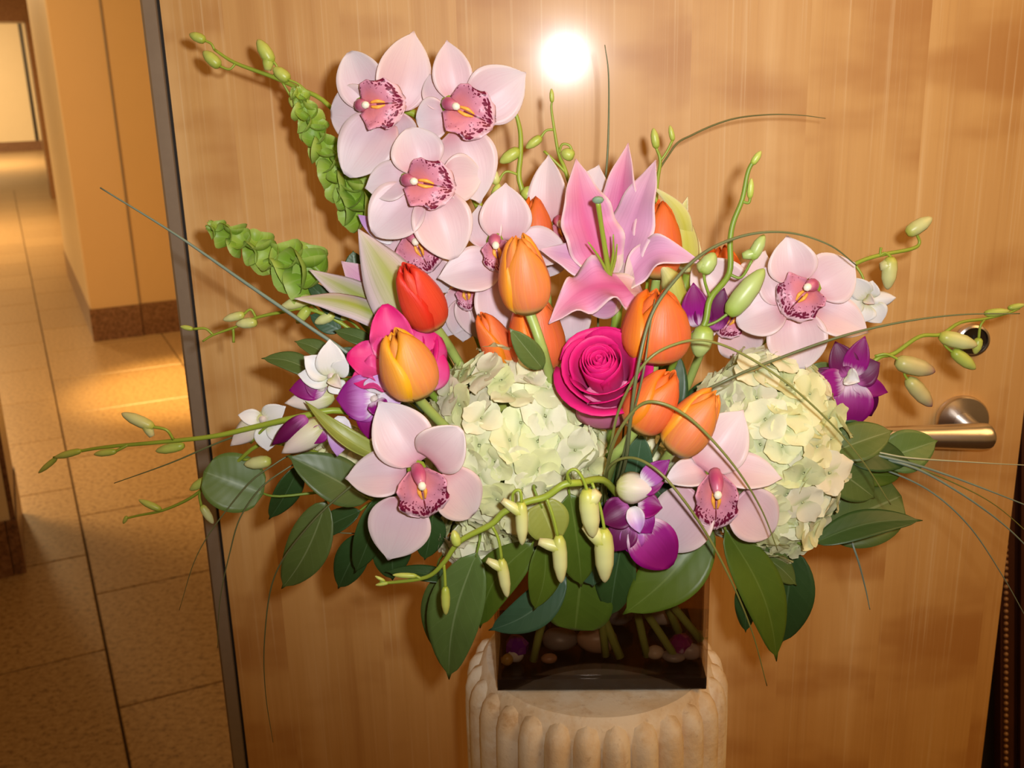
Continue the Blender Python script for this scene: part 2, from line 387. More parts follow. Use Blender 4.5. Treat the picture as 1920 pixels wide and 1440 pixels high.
def m_granite(name, a, b, d, rough, cloud=None):
    t = NT(name); p = t.pos()
    n1 = t.noise(p, 62, 3, .7); n2 = t.noise(p, 24, 3, .6)
    c = t.ramp(n1, [(.34, d), (.47, a), (.62, b)])
    c = t.mix(t.math('MULTIPLY', n2, .5), c, a)
    c = t.mix(t.math('MULTIPLY', t.rand(), .18), c, d)
    return t.bsdf(c, rough, .5)
M['tile'] = m_granite('beige granite tile', (.44, .28, .125), (.56, .38, .19), (.17, .09, .035), .34)
M['grout'] = plain('dark grout', (.10, .06, .03), .8)
M['granite'] = m_granite('brown granite skirting', (.20, .095, .045), (.30, .16, .085), (.07, .03, .015), .30)
M['hallwall'] = plain('warm cream wall panel', (.72, .50, .25), .40, .03, 4)
M['hallwall2'] = plain('pale cream wall panel', (.78, .63, .40), .45, .03, 4)
M['column_brown'] = m_granite('brown granite column', (.27, .13, .05), (.36, .19, .08), (.15, .07, .03), .28)
M['darkwood'] = plain('dark mahogany', (.055, .018, .008), .32, .4, 14)
M['carved'] = plain('carved bronze wood', (.26, .14, .06), .35, .3, 60)
def m_stone():
    t = NT('weathered plaster stone'); p = t.pos()
    n1 = t.noise(p, 22, 5, .65); n2 = t.noise(p, 160, 3, .6); n3 = t.noise(t.mapv(p, (60, 60, 9)), 1.0, 3)
    c = t.ramp(n1, [(.28, (.58, .38, .19)), (.42, (.78, .62, .40)), (.60, (.86, .76, .58))])
    c = t.mix(t.math('MULTIPLY', t.ramp(n3, [(.56, 0), (.75, 1)]), .5), c, (.60, .38, .18))
    c = t.mix(t.math('MULTIPLY', t.ramp(n2, [(.6, 0), (.75, 1)]), .3), c, (.36, .24, .13))
    return t.bsdf(c, .7, .3, normal=t.bump(t.math('ADD', n1, t.math('MULTIPLY', n2, .4)), .35, .004))
M['stone'] = m_stone()
def m_glass(name, tint, mixg=.0):
    t = NT(name); tr = t.n('BsdfTransparent'); tr.inputs[0].default_value = (*tint, 1)
    g = t.n('BsdfGlossy'); g.inputs['Roughness'].default_value = .03; g.inputs[0].default_value = (1, 1, 1, 1)
    lw = t.n('LayerWeight'); lw.inputs[0].default_value = .5; frs = t.math('ADD', t.math('MULTIPLY', t.math('POWER', lw.outputs[1], 4.0), .55), .045); mx = t.n('MixShader')
    t.lk(frs, mx.inputs[0]); t.lk(tr.outputs[0], mx.inputs[1]); t.lk(g.outputs[0], mx.inputs[2]); t.lk(mx.outputs[0], t.out.inputs[0]); return t.m
M['glass'] = m_glass('smoky brown glass', (.77, .70, .64))
M['water'] = m_glass('water', (.88, .86, .80))
M['gem'] = plain('purple glass gem', (.16, .008, .30), .08, .3, 40, coat=1.0)
def pebble_mat(i, col): return plain('pebble %s' % i, col, .4, .2, 30)

# ------------------------------------------------------------------ the setting
a_dir = np.array([-.460, .888, 0]); b_dir = np.array([.888, .460, 0])      # along / across the hall
ang = math.atan2(b_dir[1], b_dir[0])
HM = Matrix.Rotation(ang, 4, 'Z')
def hall(b, a, z=0.0): return b_dir*b + a_dir*a + np.array([0, 0, z])
fb = MB().box(-9, 3.2, -3.5, 27, -.06, -.010, HM); floor = structure(fb.build('floor', M['grout'], smooth=False))
floor['label'] = 'beige granite tiled hall floor'
TW = .64; base_b = -.455
tile_mb = MB()
def tile_mesh():
    m = MB(); h = TW/2-.003; e = h-.0025
    rings = [(h, -.010), (h, -.002), (e, 0)]
    for r, z in rings:
        for sx, sy in ((-1, -1), (1, -1), (1, 1), (-1, 1)): m.v.append((sx*r, sy*r, z)); m.uv.append((sx*.5+.5, sy*.5+.5))
    for k in range(2):
        for j in range(4): q = (j+1) % 4; m.f.append((k*4+j, k*4+q, k*4+4+q, k*4+4+j))
    m.f.append((8, 9, 10, 11)); return m.mesh('tile', M['tile'], smooth=False)
TM = tile_mesh()
for bi in range(-9, 4):
    off = .0 if bi % 2 == 0 else .30
    for ai in range(-2, 27):
        b = base_b + (bi+.5)*TW; a = (ai+.5)*TW + off + .10
        if not (-6 < b < 2.6): continue
        p = hall(b, a)
        # only tiles the hall opening can show (left of the door leaf)
        if p[1] < .15 or (p[0] > -.2 and p[1] > -.3) or p[0] > .4: continue
        if b > 1.0: continue
        if b < -2.4 and a < 4: continue
        o = bpy.data.objects.new('tile', TM); COL.objects.link(o); o.parent = floor
        o.matrix_local = Matrix.Translation(Vector(p)) @ HM

MB().box(-6, 1.2, 16.0, 27, -.01, -.0008, HM).build('floor_slab', M['tile'], floor, False)

# the door leaf
DX0, DX1 = -.385, .523
dm = MB().box(DX0, DX1, 0, .044, .012, 2.10); door = structure(dm.build('door_1', M['wood'], smooth=False))
door['label'] = 'maple veneer door leaf with lever handle'
em = MB().box(DX0-.0165, DX0-.0035, -.004, .050, .012, 2.10); em.build('edge_strip', M['alu'], door, False, label='brushed metal strip along the door edge')
MB().box(DX0-.0035, DX0, .001, .046, .012, 2.10).build('edge_seal', M['black'], door, False)
MB().box(DX0-.0215, DX0-.0165, .004, .050, .012, 2.10).build('edge_lip', M['steel'], door, False)
# lever handle
hx, hz = .4543, 1.0425
rose_prof = [(.0, 0), (.0275, 0), (.0285, .003), (.0285, .0085), (.0272, .0105), (.0115, .0110), (.0110, .0110)]
lev = MB().lathe([(.0105, .010), (.0098, .03), (.0100, .046)], (hx, 0, hz), (0, -1, 0), 24)
y_l = -.054
pts = [(hx-.002, y_l+.010, hz), (hx+.004, y_l, hz), (hx-.002, y_l-.003, hz), (hx-.03, y_l-.002, hz-.0005), (hx-.07, y_l+.002, hz-.001), (hx-.112, y_l+.006, hz-.001)]
lever = MB().tube([(hx+.0125, y_l, hz-.001), (hx+.008, y_l-.001, hz-.001), (hx-.005, y_l-.001, hz-.001), (hx-.04, y_l, hz-.001), (hx-.085, y_l+.002, hz-.001), (hx-.115, y_l+.006, hz-.001), (hx-.120, y_l+.007, hz-.001)], [.005, .0135, .0145, .0138, .0122, .0110, .0098, .004], 20, 5)
for s_ in (lev,): lever.v += s_.v; lever.uv += s_.uv; n0 = len(lever.v)-len(s_.v); lever.f += [tuple(n0+i for i in f) for f in s_.f]
lo = lever.build('door_handle', M['steel'], door, True, 40, label='brushed steel lever handle')
MB().lathe(rose_prof[1:], (hx, 0, hz), (0, -1, 0), 40).build('rose_plate', M['steel'], lo, True, 35)
lx, lz = .4572, 1.1335
lk_ = MB().lathe([(.0172, 0), (.0180, .002), (.0172, .0085), (.0150, .0095), (.0146, .006), (.0143, .005)], (lx, 0, lz), (0, -1, 0), 36).build('lock_ring', M['steel'], door, True, 35)
MB().lathe([(.0143, 0), (.0143, .006), (.0138, .0066)], (lx, 0, lz), (0, -1, 0), 30).build('lock_cylinder', M['steeldark'], lk_, True, 35)
MB().box(lx-.0012, lx+.0012, -.0070, -.006, lz-.006, lz+.006).build('keyway', M['black'], lk_, False)

# hall walls: pier with granite skirting, its long side, far column, end wall
pc = np.array([-2.63, 4.68, 0]); pb, pa = float(pc@b_dir), float(pc@a_dir)
def hbox(b0, b1, a0, a1, z0, z1, M_=None): return MB().box(b0, b1, a0, a1, z0, z1, HM)
wl = structure(hbox(pb+.004, pb+3.0, pa+.03, pa+2.5, 0, 3.0).build('wall_back', M['hallwall'], smooth=False)); wl['label'] = 'warm cream panelled hall pier'
hbox(pb, pb+.262, pa, pa+.03, .19, 3.0).build('panel', M['hallwall'], wl, False)
hbox(pb+.270, pb+1.10, pa+.012, pa+.03, .19, 3.0).build('panel', M['hallwall'], wl, False)
hbox(pb+1.108, pb+1.9, pa+.012, pa+.03, .19, 3.0).build('panel', M['hallwall'], wl, False)
hbox(pb+.258, pb+.272, pa+.004, pa+.03, .19, 3.0).build('joint_strip', M['alu'], wl, False)
bl = structure(hbox(pb-.012, pb+.264, pa-.012, pa+.03, 0, .19).build('baseboard_back', M['granite'], smooth=False)); bl['label'] = 'brown granite skirting of the hall pier'
hbox(pb+.268, pb+1.0, pa-.004, pa+.03, 0, .19).build('skirting_slab', M['granite'], bl, False)
for k in range(3): hbox(pb-.012, pb+.004, pa+.035+k*.83, pa+.86+k*.83, 0, .19).build('skirting_slab', M['granite'], bl, False)
for k in range(3): hbox(pb-.006, pb+.004, pa+.03+k*.83, pa+.855+k*.83, .19, 3.0).build('panel', M['hallwall2'], wl, False)
# far brown column and header
fc = np.array([-6.62, 12.75, 0]); cb_, ca_ = float(fc@b_dir), float(fc@a_dir)
cl = structure(hbox(cb_, cb_+.42, ca_, ca_+.6, 0, 2.25).build('wall_column', M['column_brown'], smooth=False)); cl['label'] = 'brown granite column far down the hall'
hd = structure(hbox(cb_-2.5, cb_+1.2, ca_+.05, ca_+.55, 2.25, 3.2).build('trim_1', M['column_brown'], smooth=False)); hd['label'] = 'brown header above the far opening'
ew = np.array([-12.9, 23.7, 0]); eb, ea = float(ew@b_dir), float(ew@a_dir)
wf = structure(hbox(eb-2.5, eb+6, ea, ea+.2, 0, 3.2).build('wall_far', M['hallwall2'], smooth=False)); wf['label'] = 'pale cream wall at the far end of the hall'
hbox(eb-2.5, eb+6, ea-.02, ea, 0, .22).build('skirting_slab', M['granite'], wf, False)
hbox(eb+.78, eb+.86, ea-.02, ea, .22, 3.0).build('joint_strip', M['steeldark'], wf, False)
# near pier at the left frame edge
nc = np.array([-1.605, 1.725, 0]); nb_, na_ = float(nc@b_dir), float(nc@a_dir)
wn_ = structure(hbox(nb_-1.0, nb_-.02, na_+.02, na_+.5, .175, 2.6).build('wall_left', M['hallwall2'], smooth=False)); wn_['label'] = 'cream wall pier at the left edge'
hbox(nb_-.02, nb_-.005, na_+.02, na_+.5, .175, 2.6).build('corner_post', M['granite'], wn_, False)
bn = structure(hbox(nb_-1.0, nb_-.035, na_, na_+.52, 0, .175).build('baseboard_left', M['granite'], smooth=False)); bn['label'] = 'brown granite skirting of the left pier'
hbox(nb_-.033, nb_, na_+.004, na_+.52, 0, .175).build('skirting_slab', M['granite'], bn, False)

# dark carved frame leaning behind the lock side of the door
fy = .075
p0 = P(1846, 1500, fy); p1 = P(1893, 950, fy)
cf = thing('carved_frame', 'dark mahogany carved frame with beaded edge beside the lock side of the door', 'frame', (p0[0], fy, 0))
def lean(px0, px1, y, th, name, mat):
    A, B = P(px0[0], 1560, y), P(px0[1], 700, y); C_, D_ = P(px1[0], 1560, y), P(px1[1], 700, y)
    m = MB()
    def ext(a, b, z): t = (z-a[2])/(b[2]-a[2]); return a+(b-a)*t
    vv = []
    for z in (.0, 1.06):
        for q in ((A, B), (C_, D_)):
            e = ext(*q, z); vv += [e, e+np.array([0, th, 0])]
    m.v = [tuple(x) for x in vv]; m.uv = [(0, 0)]*8
    m.f = [(0, 2, 6, 4), (1, 5, 7, 3), (0, 4, 5, 1), (2, 3, 7, 6), (4, 6, 7, 5), (0, 1, 3, 2)]
    return m.build(name, mat, cf, False)
lean((1800, 1850), (1874, 1876), fy+.02, .02, 'gap_shade_panel', M['black'])  # black sheet standing in for the shade in the gap beside the door
lean((1876, 1876), (1900, 1904), fy, .03, 'inner_rail', M['darkwood'])
lean((1900, 1904), (1913, 1916), fy+.006, .02, 'groove_rail', M['darkwood'])
lean((1913, 1916), (2100, 2120), fy-.004, .03, 'outer_rail', M['darkwood'])
bead = None
for k in range(46):
    y = 985 + k*11.5
    c = P(1886, y, fy-.001)
    if c[2] < .45: break
    if bead is None:
        bead = MB().blob((0, 0, 0), ((.0032, 0, 0), (0, .003, 0), (0, 0, .0028)), 8, 6).mesh('bead', M['carved'])
    o = bpy.data.objects.new('bead', bead); COL.objects.link(o); o.parent = cf; o.location = Vector(c)-cf.location

# ------------------------------------------------------------------ pedestal
PX, PY_ = float(P(1116, 1210, -.25)[0]), -.25
ZT = .905
VASE_X = float(P(1128, 1300, -.312)[0])
ped = thing('pedestal', 'cream weathered plaster column pedestal with reeded shaft under the vase', 'pedestal', (PX, PY_, 0))
MB().lathe([(.150, 0), (.150, .05), (.135, .075), (.118, .09), (.1105, .11), (.1105, ZT-.030), (.110, ZT-.016), (.1045, ZT-.003), (.101, ZT), (.001, ZT)], (PX, PY_, 0), (0, 0, 1), 72).build('shaft', M['stone'], ped, True, 40)
NR = 28
for k in range(NR):
    an = 2*math.pi*(k+.5)/NR
    if math.sin(an) > .35: continue
    d = np.array([math.cos(an), math.sin(an), 0]); tt = np.array([-d[1], d[0], 0])
    m = MB(); prof = []
    zs = [.12, .5, ZT-.05, ZT-.026, ZT-.016, ZT-.009, ZT-.005]; ws = [.0124, .0124, .0124, .0122, .0112, .0084, .0015]; rs_ = [.112, .112, .112, .1115, .110, .1085, .1065]
    G = np.zeros((len(zs), 9, 3)); UV = np.zeros((len(zs), 9, 2))
    for i, (z, w_, r_) in enumerate(zip(zs, ws, rs_)):
        for j in range(9):
            q = math.pi*j/8
            G[i, j] = np.array([PX, PY_, z+rnd.uniform(-.0006, .0006)]) + d*(r_-.004+math.sin(q)*w_*1.15) + tt*(-math.cos(q)*w_); UV[i, j] = (j/8, i/6)
    m.quadgrid(G, UV); m.build('reed', M['stone'], ped)

# ------------------------------------------------------------------ vase
VY0, VY1, VH = -.314, -.190, .150
vx0, vx1 = VASE_X-.0915, VASE_X+.0915
vase = thing('glass_vase', 'smoky brown rectangular glass vase holding the bouquet on the pedestal', 'vase', (VASE_X, (VY0+VY1)/2, ZT))
def rbox_rings(x0, x1, y0, y1, r, zlist, ins, n=4):
    G = []
    for z, d in zip(zlist, ins):
        ring = []
        for cx, cy, a0 in ((x1-r, y1-r, 0), (x0+r, y1-r, 90), (x0+r, y0+r, 180), (x1-r, y0+r, 270)):
            for k in range(n+1):
                t = math.radians(a0+90*k/n); ring.append((cx+math.cos(t)*(r-d if r > d else .0005)+(0 if r > d else 0) - (max(0, d-r)*math.copysign(1, cx-(x0+x1)/2)), cy+math.sin(t)*(r-d if r > d else .0005)-(max(0, d-r)*math.copysign(1, cy-(y0+y1)/2)), z))
        G.append(ring)
    return np.array(G)
zt0 = ZT+.0006; tk = .0045
G = rbox_rings(vx0, vx1, VY0, VY1, .006, [zt0, zt0+.0025, zt0+VH, zt0+VH, zt0+.013, zt0+.0125], [.0025, 0, 0, tk, tk, tk+.002])
m = MB(); UV = np.zeros(G.shape[:2]+(2,)); b = m.quadgrid(G, UV, wrap=True); nn = G.shape[1]
m.f.append(tuple(range(nn))[::-1]); m.f.append(tuple(b+5*nn+j for j in range(nn)))
m.build('glass_body', M['glass'], vase, True, 30)
MB().box(vx0+.0012, vx1-.0012, VY0+.0012, VY1-.0012, zt0+.0012, zt0+.0118).build('glass_base', plain('dark glass base', (.018, .012, .009), .12, .2, 20), vase, False)
zw0, zw1 = zt0+.0135, zt0+.118
G = rbox_rings(vx0+tk+.0005, vx1-tk-.0005, VY0+tk+.0005, VY1-tk-.0005, .005, [zw0, zw1], [0, 0])
m = MB(); b = m.quadgrid(G, np.zeros(G.shape[:2]+(2,)), wrap=True); m.f.append(tuple(range(nn))[::-1]); m.f.append(tuple(nn+j for j in range(nn)))
m.build('water', M['water'], vase, True, 30)
# what lies on the vase floor
ZB = zw0+.001
def pebble(px, py, Y, rx, rz, col, label, seed, name='pebble', cat='pebble', group='pebbles on the vase floor', mat=None):
    c = P(px, py, Y); sc = S(c); rx_, rz_ = rx*sc, rz*sc*1.05
    c[2] = max(c[2], ZB+rz_)
    m = MB()
    o = thing(name, label, cat, (c[0], c[1], c[2]-rz_), group) if False else None
    m.blob(c, ((rx_, 0, 0), (0, rx_*.75, 0), (0, 0, rz_)), 14, 9, .05, seed)
    bb = m.build(name, mat or pebble_mat(seed, col)); bb['label'] = label; bb['category'] = cat; bb['group'] = group
    return bb
pebble(968, 1247, -.289, 15, 15, (.62, .60, .56), 'small white pebble under the left purple gem in the vase', 1)
pebble(952, 1262, -.294, 12, 11, (.45, .28, .06), 'small ochre pebble in the left corner of the vase', 2)
pebble(1050, 1232, -.268, 33, 20, (.20, .17, .15), 'dark grey pebble in the vase left of the brown one', 3)
pebble(1120, 1226, -.272, 37, 24, (.44, .30, .20), 'large brown pebble in the middle of the vase floor', 4)
pebble(1158, 1198, -.225, 30, 24, (.26, .24, .24), 'grey pebble at the back of the vase floor', 5)
pebble(1228, 1241, -.285, 18, 12, (.58, .48, .36), 'pale beige pebble by the cut stems in the vase', 6)
pebble(1294, 1246, -.286, 20, 15, (.40, .33, .31), 'greyish pink pebble in the right corner of the vase', 7)
pebble(1030, 1250, -.291, 15, 9, (.36, .20, .11), 'rust brown pebble beside the left cut stem in the vase', 8)
pebble(1262, 1255, -.289, 22, 9, (.30, .27, .26), 'flat grey pebble between the beige and pink pebbles', 9)
pebble(1000, 1206, -.232, 30, 18, (.14, .12, .11), 'nearly black pebble at the back left of the vase', 10)
pebble(1240, 1196, -.225, 26, 18, (.42, .38, .34), 'light grey pebble at the back right of the vase', 11)
for px, py, Yg, lab in ((969, 1212, -.284, 'violet faceted glass gem in the left of the vase'), (1276, 1209, -.282, 'magenta purple faceted glass gem in the right of the vase')):
    c = P(px, py, Yg); r = 22*S(c); m = MB()
    rr_ = random.Random(px)
    m.blob(c, ((r, 0, 0), (0, r, 0), (0, 0, r)), 9, 6, .07, px)
    o = m.build('glass_gem', M['gem'] if px < 1000 else plain('magenta glass gem', (.22, .008, .15), .08, .3, 40, coat=1.0), smooth=False); o['label'] = lab; o['category'] = 'glass gem'; o['group'] = 'glass gems in the vase'

# ------------------------------------------------------------------ stems into the vase
MX, MY, MZ = VASE_X, -.252, ZT+.135
def to_vase(p, bot=None, depth=None):
    """points from a flower base down into the vase mouth"""
    p = np.asarray(p, float)
    mx = MX + max(-.070, min(.070, (p[0]-MX)*.35)) + rnd.uniform(-.008, .008); my = MY + max(-.04, min(.035, (p[1]-MY)*.35)) + rnd.uniform(-.006, .006)
    mouth = np.array([mx, my, MZ])
    if bot is None:
        e = mouth + np.array([(MX-mx)*.3, (MY-my)*.3, -(depth or rnd.uniform(.018, .035))])
    else: e = np.asarray(bot, float)
    mid = mouth*.55 + p*.45; mid[2] = max(mid[2], MZ*.6+p[2]*.4) if p[2] > MZ else mid[2]
    mid[1] += .01
    return [p, mid, mouth, e]
CUT = {k: P(*v) for k, v in dict(a=(1000, 1249, -.292), b=(1136, 1235, -.285), c=(1163, 1246, -.288), d=(1213, 1236, -.286), e=(1268, 1246, -.290), f=(1272, 1185, -.265), g=(1314, 1200, -.284), h=(1095, 1190, -.25)).items()}
for k in CUT: CUT[k][2] = max(CUT[k][2], ZB+.003)

# ------------------------------------------------------------------ hydrangeas
def floret_mesh(seed):
    r = random.Random(seed); m = MB(); nu, nv = 5, 5
    for k in range(4):
        a = math.pi/2*k + r.uniform(-.16, .16); L = .0158*r.uniform(.88, 1.12); W = .0205*r.uniform(.9, 1.1); cup = r.uniform(-.12, .35); lift = r.uniform(-.05, .22); zo = (k % 2)*.0009
        G = np.zeros((nv+1, nu+1, 3)); UV = np.zeros((nv+1, nu+1, 2))
        ph = r.uniform(0, 6)
        for i in range(nv+1):
            v = i/nv; h = W/2*max(.10, (math.sin(math.pi*(.08+.84*v)**.85)**.62)*(1 if v < .99 else .62))
            for j in range(nu+1):
                u = 2*j/nu-1
                rad = .0010+L*v*(1-.06*u*u*v); z = zo + lift*L*v - .25*lift*L*v*v*2 + cup*h*u*u*.9 + .0011*math.sin(3*u+ph+4*v)*v
                x, y = rad, u*h
                G[i, j] = (x*math.cos(a)-y*math.sin(a), x*math.sin(a)+y*math.cos(a), z); UV[i, j] = (j/nu, v)
        m.sheet(G, UV, 0)
    return m.mesh('floret', M['hyd'])
FL = [floret_mesh(s) for s in range(9)]
EYE = MB().blob((0, 0, .0006), ((.0011, 0, 0), (0, .0011, 0), (0, 0, .0009)), 6, 4).mesh('eye', M['hydeye'])
def hydrangea(label, c, rx, ry, rz, n, seed, stem=None, keep=None, size=1.0):
    r = random.Random(seed); c = np.asarray(c, float)
    t = thing('hydrangea', label, 'hydrangea', c - np.array([0, 0, rz]), 'hydrangea heads')
    org = ORG[t.name]
    core = MB().blob(c+np.array([0, .006, 0]), ((rx*.74, 0, 0), (0, ry*.70, 0), (0, 0, rz*.76)), 18, 12, .04, seed)
    core.build('inner_cluster', M['leafo'], t)
    if stem is not None: MB().tube(stem, [.0035, .0035, .004], 8).build('stem', M['stemtul'], t)
    ga = math.pi*(3-math.sqrt(5)); k = 0
    for i in range(n):
        z = 1-2*(i+.5)/n; q = math.sqrt(1-z*z); a = ga*i + r.uniform(-.18, .18)
        d = np.array([q*math.cos(a), z, q*math.sin(a)])   # pole along y
        if d[1] > .42: continue
        nn_ = nrm(d/np.array([rx, ry, rz])*np.array([1, 1, 1]))
        p = c + d*np.array([rx, ry, rz])*r.uniform(.90, 1.06)
        if keep and not keep(p): continue
        nn_ = nrm(nn_ + np.array([r.gauss(0, .24), r.gauss(0, .24), r.gauss(0, .24)]))
        qt = Vector(nn_).to_track_quat('Z', 'Y').to_matrix().to_4x4()
        o = bpy.data.objects.new('floret', FL[r.randrange(9)]); COL.objects.link(o); o.parent = t
        o.matrix_local = Matrix.Translation(Vector(p-org)) @ qt @ Matrix.Rotation(r.uniform(0, 6.28), 4, 'Z') @ Matrix.Scale(size*r.uniform(.84, 1.16), 4)
        e = bpy.data.objects.new('floret_eye', EYE); COL.objects.link(e); e.parent = o
    return t
c1 = P(968, 835, -.335); s1 = S(c1)
hydrangea('large pale green hydrangea head beside the hot pink rose above the vase', c1, 158*s1, .062, 183*s1, 190, 11, stem=to_vase(c1+np.array([0, .05, -.03]), CUT['c']))
c2 = P(1435, 850, -.325); s2 = S(c2)
hydrangea('pale lime hydrangea head on the right with two grass blades across it', c2, 128*s2, .062, 192*s2, 190, 23, stem=to_vase(c2+np.array([-.02, .05, -.03]), CUT['f']))
c3 = P(655, 850, -.315); s3 = S(c3)
hydrangea('small green hydrangea half hidden behind leaves on the left', c3, 62*s3, .025, 48*s3, 60, 31, stem=to_vase(c3+np.array([0, .02, -.01])), size=.72)
c4 = P(1242, 850, -.315); s4 = S(c4)
hydrangea('little green hydrangea tuft under the front pair of tulips', c4, 36*s4, .02, 44*s4, 40, 37, stem=to_vase(c4+np.array([0, .02, -.01])), size=.68)
c5 = P(905, 1005, -.345); s5 = S(c5)
hydrangea('loose hydrangea florets below the large head among the hanging buds', c5, 78*s5, .028, 58*s5, 62, 41, stem=to_vase(c5+np.array([0.02, .02, 0])), size=.8)

# ------------------------------------------------------------------ tulips
def tulip(label, base, tip, wpx, Yb, Yt, mat, stem, seed, openf=.0, leaf=None, stemmat='stemtul', spin=0.0):
    r = random.Random(seed); B = P(*base, Yb); T = P(*tip, Yt); ax = T-B; H = np.linalg.norm(ax); ax /= H
    R_ = wpx*S((B+T)/2)/2
    t = thing('tulip', label, 'tulip', B, 'orange and red tulips')
    zc = nrm(CAM-B); x = nrm(zc-ax*(zc@ax)); y = np.cross(ax, x)
    for k in range(6):
        outer = k % 2 == 0; ph = math.radians(60*k + 25) + spin
        m = MB(); nu, nv = 8, 12; G = np.zeros((nv+1, nu+1, 3)); UV = np.zeros((nv+1, nu+1, 2))
        hh = H*(1.0 if outer else .985)*r.uniform(.96, 1.02); rr_ = R_*(1.0 if outer else .93)*r.uniform(.98, 1.02); dl = math.radians(78 if outer else 74)
        for i in range(nv+1):
            v = i/nv
            prof = math.sin(math.pi*min(1, .13+.87*v**.80))**.62
            top = (.24+openf*.8) if outer else (.15+openf*.6)
            prof = max(prof, .0)*(1-v**3*.0) if v < .5 else prof + (top-math.sin(math.pi)**1)*max(0, (v-.5)/.5)**2*.9
            wu = 1-.30*v**12 - .10*v**3
            for j in range(nu+1):
                u = 2*j/nu-1; a = ph + u*dl*wu*(.75+.25*math.sin(math.pi*min(1, v*1.2)))
                rad = rr_*prof*(1-.05*u*u + .035*u) + (.0006 if outer else 0)
                rad += R_*.05*math.exp(-(u/.18)**2)*(v > .15)*math.sin(math.pi*v)
                G[i, j] = B + ax*(hh*v*(1-.17*abs(u)**2.3*v**4)) + (x*math.cos(a)+y*math.sin(a))*rad; UV[i, j] = (j/nu, v)
        m.sheet(G, UV, .0007); m.build('petal', mat, t)
    if stem is not None:
        MB().tube(stem, [.0038, .0036, .0036], 8).build('stem', M[stemmat], t)
    if leaf is not None: MB().sheet(*leaf).build('leaf', M['leaf'], t)
    return t
def tst(base, Yb, via, bot=None):
    B = P(*base, Yb); pts = [B] + [P(*q) for q in via]; return pts + to_vase(pts[-1]+np.array([0, .01, -.01]), bot)[1:]
tulip('red tulip leaning left above the yellow orange one', (812, 609), (756, 497), 82, -.352, -.372, M['tul_red'], tst((812, 607), -.352, [(835, 640, -.34), (860, 680, -.325)]), 1, .10, spin=.5)
tulip('yellow orange tulip in front of the left pink rose', (784, 738), (738, 622), 102, -.402, -.412, M['tul_ye'], tst((784, 736), -.402, [(800, 765, -.39)], CUT['a']), 2, .06, spin=.2)
leafT3 = petal(P(1018, 692, -.385), P(955, 615, -.395), 48*S(P(985, 650, -.39)), 'leaf', bend=.05, groove=.05)
tulip('salmon orange tulip on a bare stem at the centre of the bouquet', (990, 580), (972, 440), 95, -.382, -.392, M['tul_sal'], [P(990, 579, -.382), P(1002, 610, -.384), P(1014, 645, -.386), P(1026, 685, -.375)]+to_vase(P(1040, 740, -.33), CUT['b'])[1:], 3, .0, leaf=leafT3, spin=-.25)
tulip('orange tulip tucked behind the stem of the central tulip', (1012, 690), (1000, 548), 104, -.345, -.352, M['tul_or'], tst((1012, 690), -.345, [(1020, 740, -.32)]), 4)
tulip('orange tulip peeping out under a cream orchid petal above the hydrangea', (950, 680), (902, 588), 58, -.338, -.345, M['tul_or'], tst((950, 680), -.338, [(960, 720, -.31)]), 5, spin=.5)
tulip('largest orange tulip right of the hot pink rose', (1228, 673), (1236, 541), 124, -.388, -.392, M['tul_or'], [P(1228, 671, -.388), P(1224, 700, -.384), P(1222, 740, -.37)]+to_vase(P(1220, 780, -.34), CUT['d'])[1:], 6, .16, spin=.0)
tulip('left one of the front pair of orange tulips', (1194, 802), (1262, 694), 92, -.408, -.412, M['tul_or'], [P(1196, 800, -.408), P(1172, 832, -.40), P(1148, 866, -.385)]+to_vase(P(1140, 900, -.35), CUT['e'])[1:], 7, .02, spin=.35)
tulip('right one of the front pair of orange tulips', (1262, 842), (1343, 734), 86, -.414, -.418, M['tul_sal'], [P(1262, 842, -.412), P(1246, 866, -.40), P(1225, 900, -.38)]+to_vase(P(1210, 930, -.34), CUT['g'])[1:], 8, .0, spin=-.2)
tulip('orange tulip standing behind the right side of the pink lily', (1232, 520), (1238, 374), 88, -.290, -.288, M['tul_or'], tst((1232, 520), -.29, [(1225, 560, -.285)]), 9, .08, spin=-.1)
tulip('orange tulip top behind the orchids left of the tall bud spray', (1352, 560), (1352, 462), 88, -.232, -.232, M['tul_or'], tst((1352, 560), -.232, [(1330, 620, -.24)]), 10, .06)
tulip('orange tulip sliver showing between two cream orchids near the lily', (1010, 470), (1000, 368), 58, -.272, -.268, M['tul_or'], tst((1010, 470), -.272, [(1020, 520, -.27)]), 11)

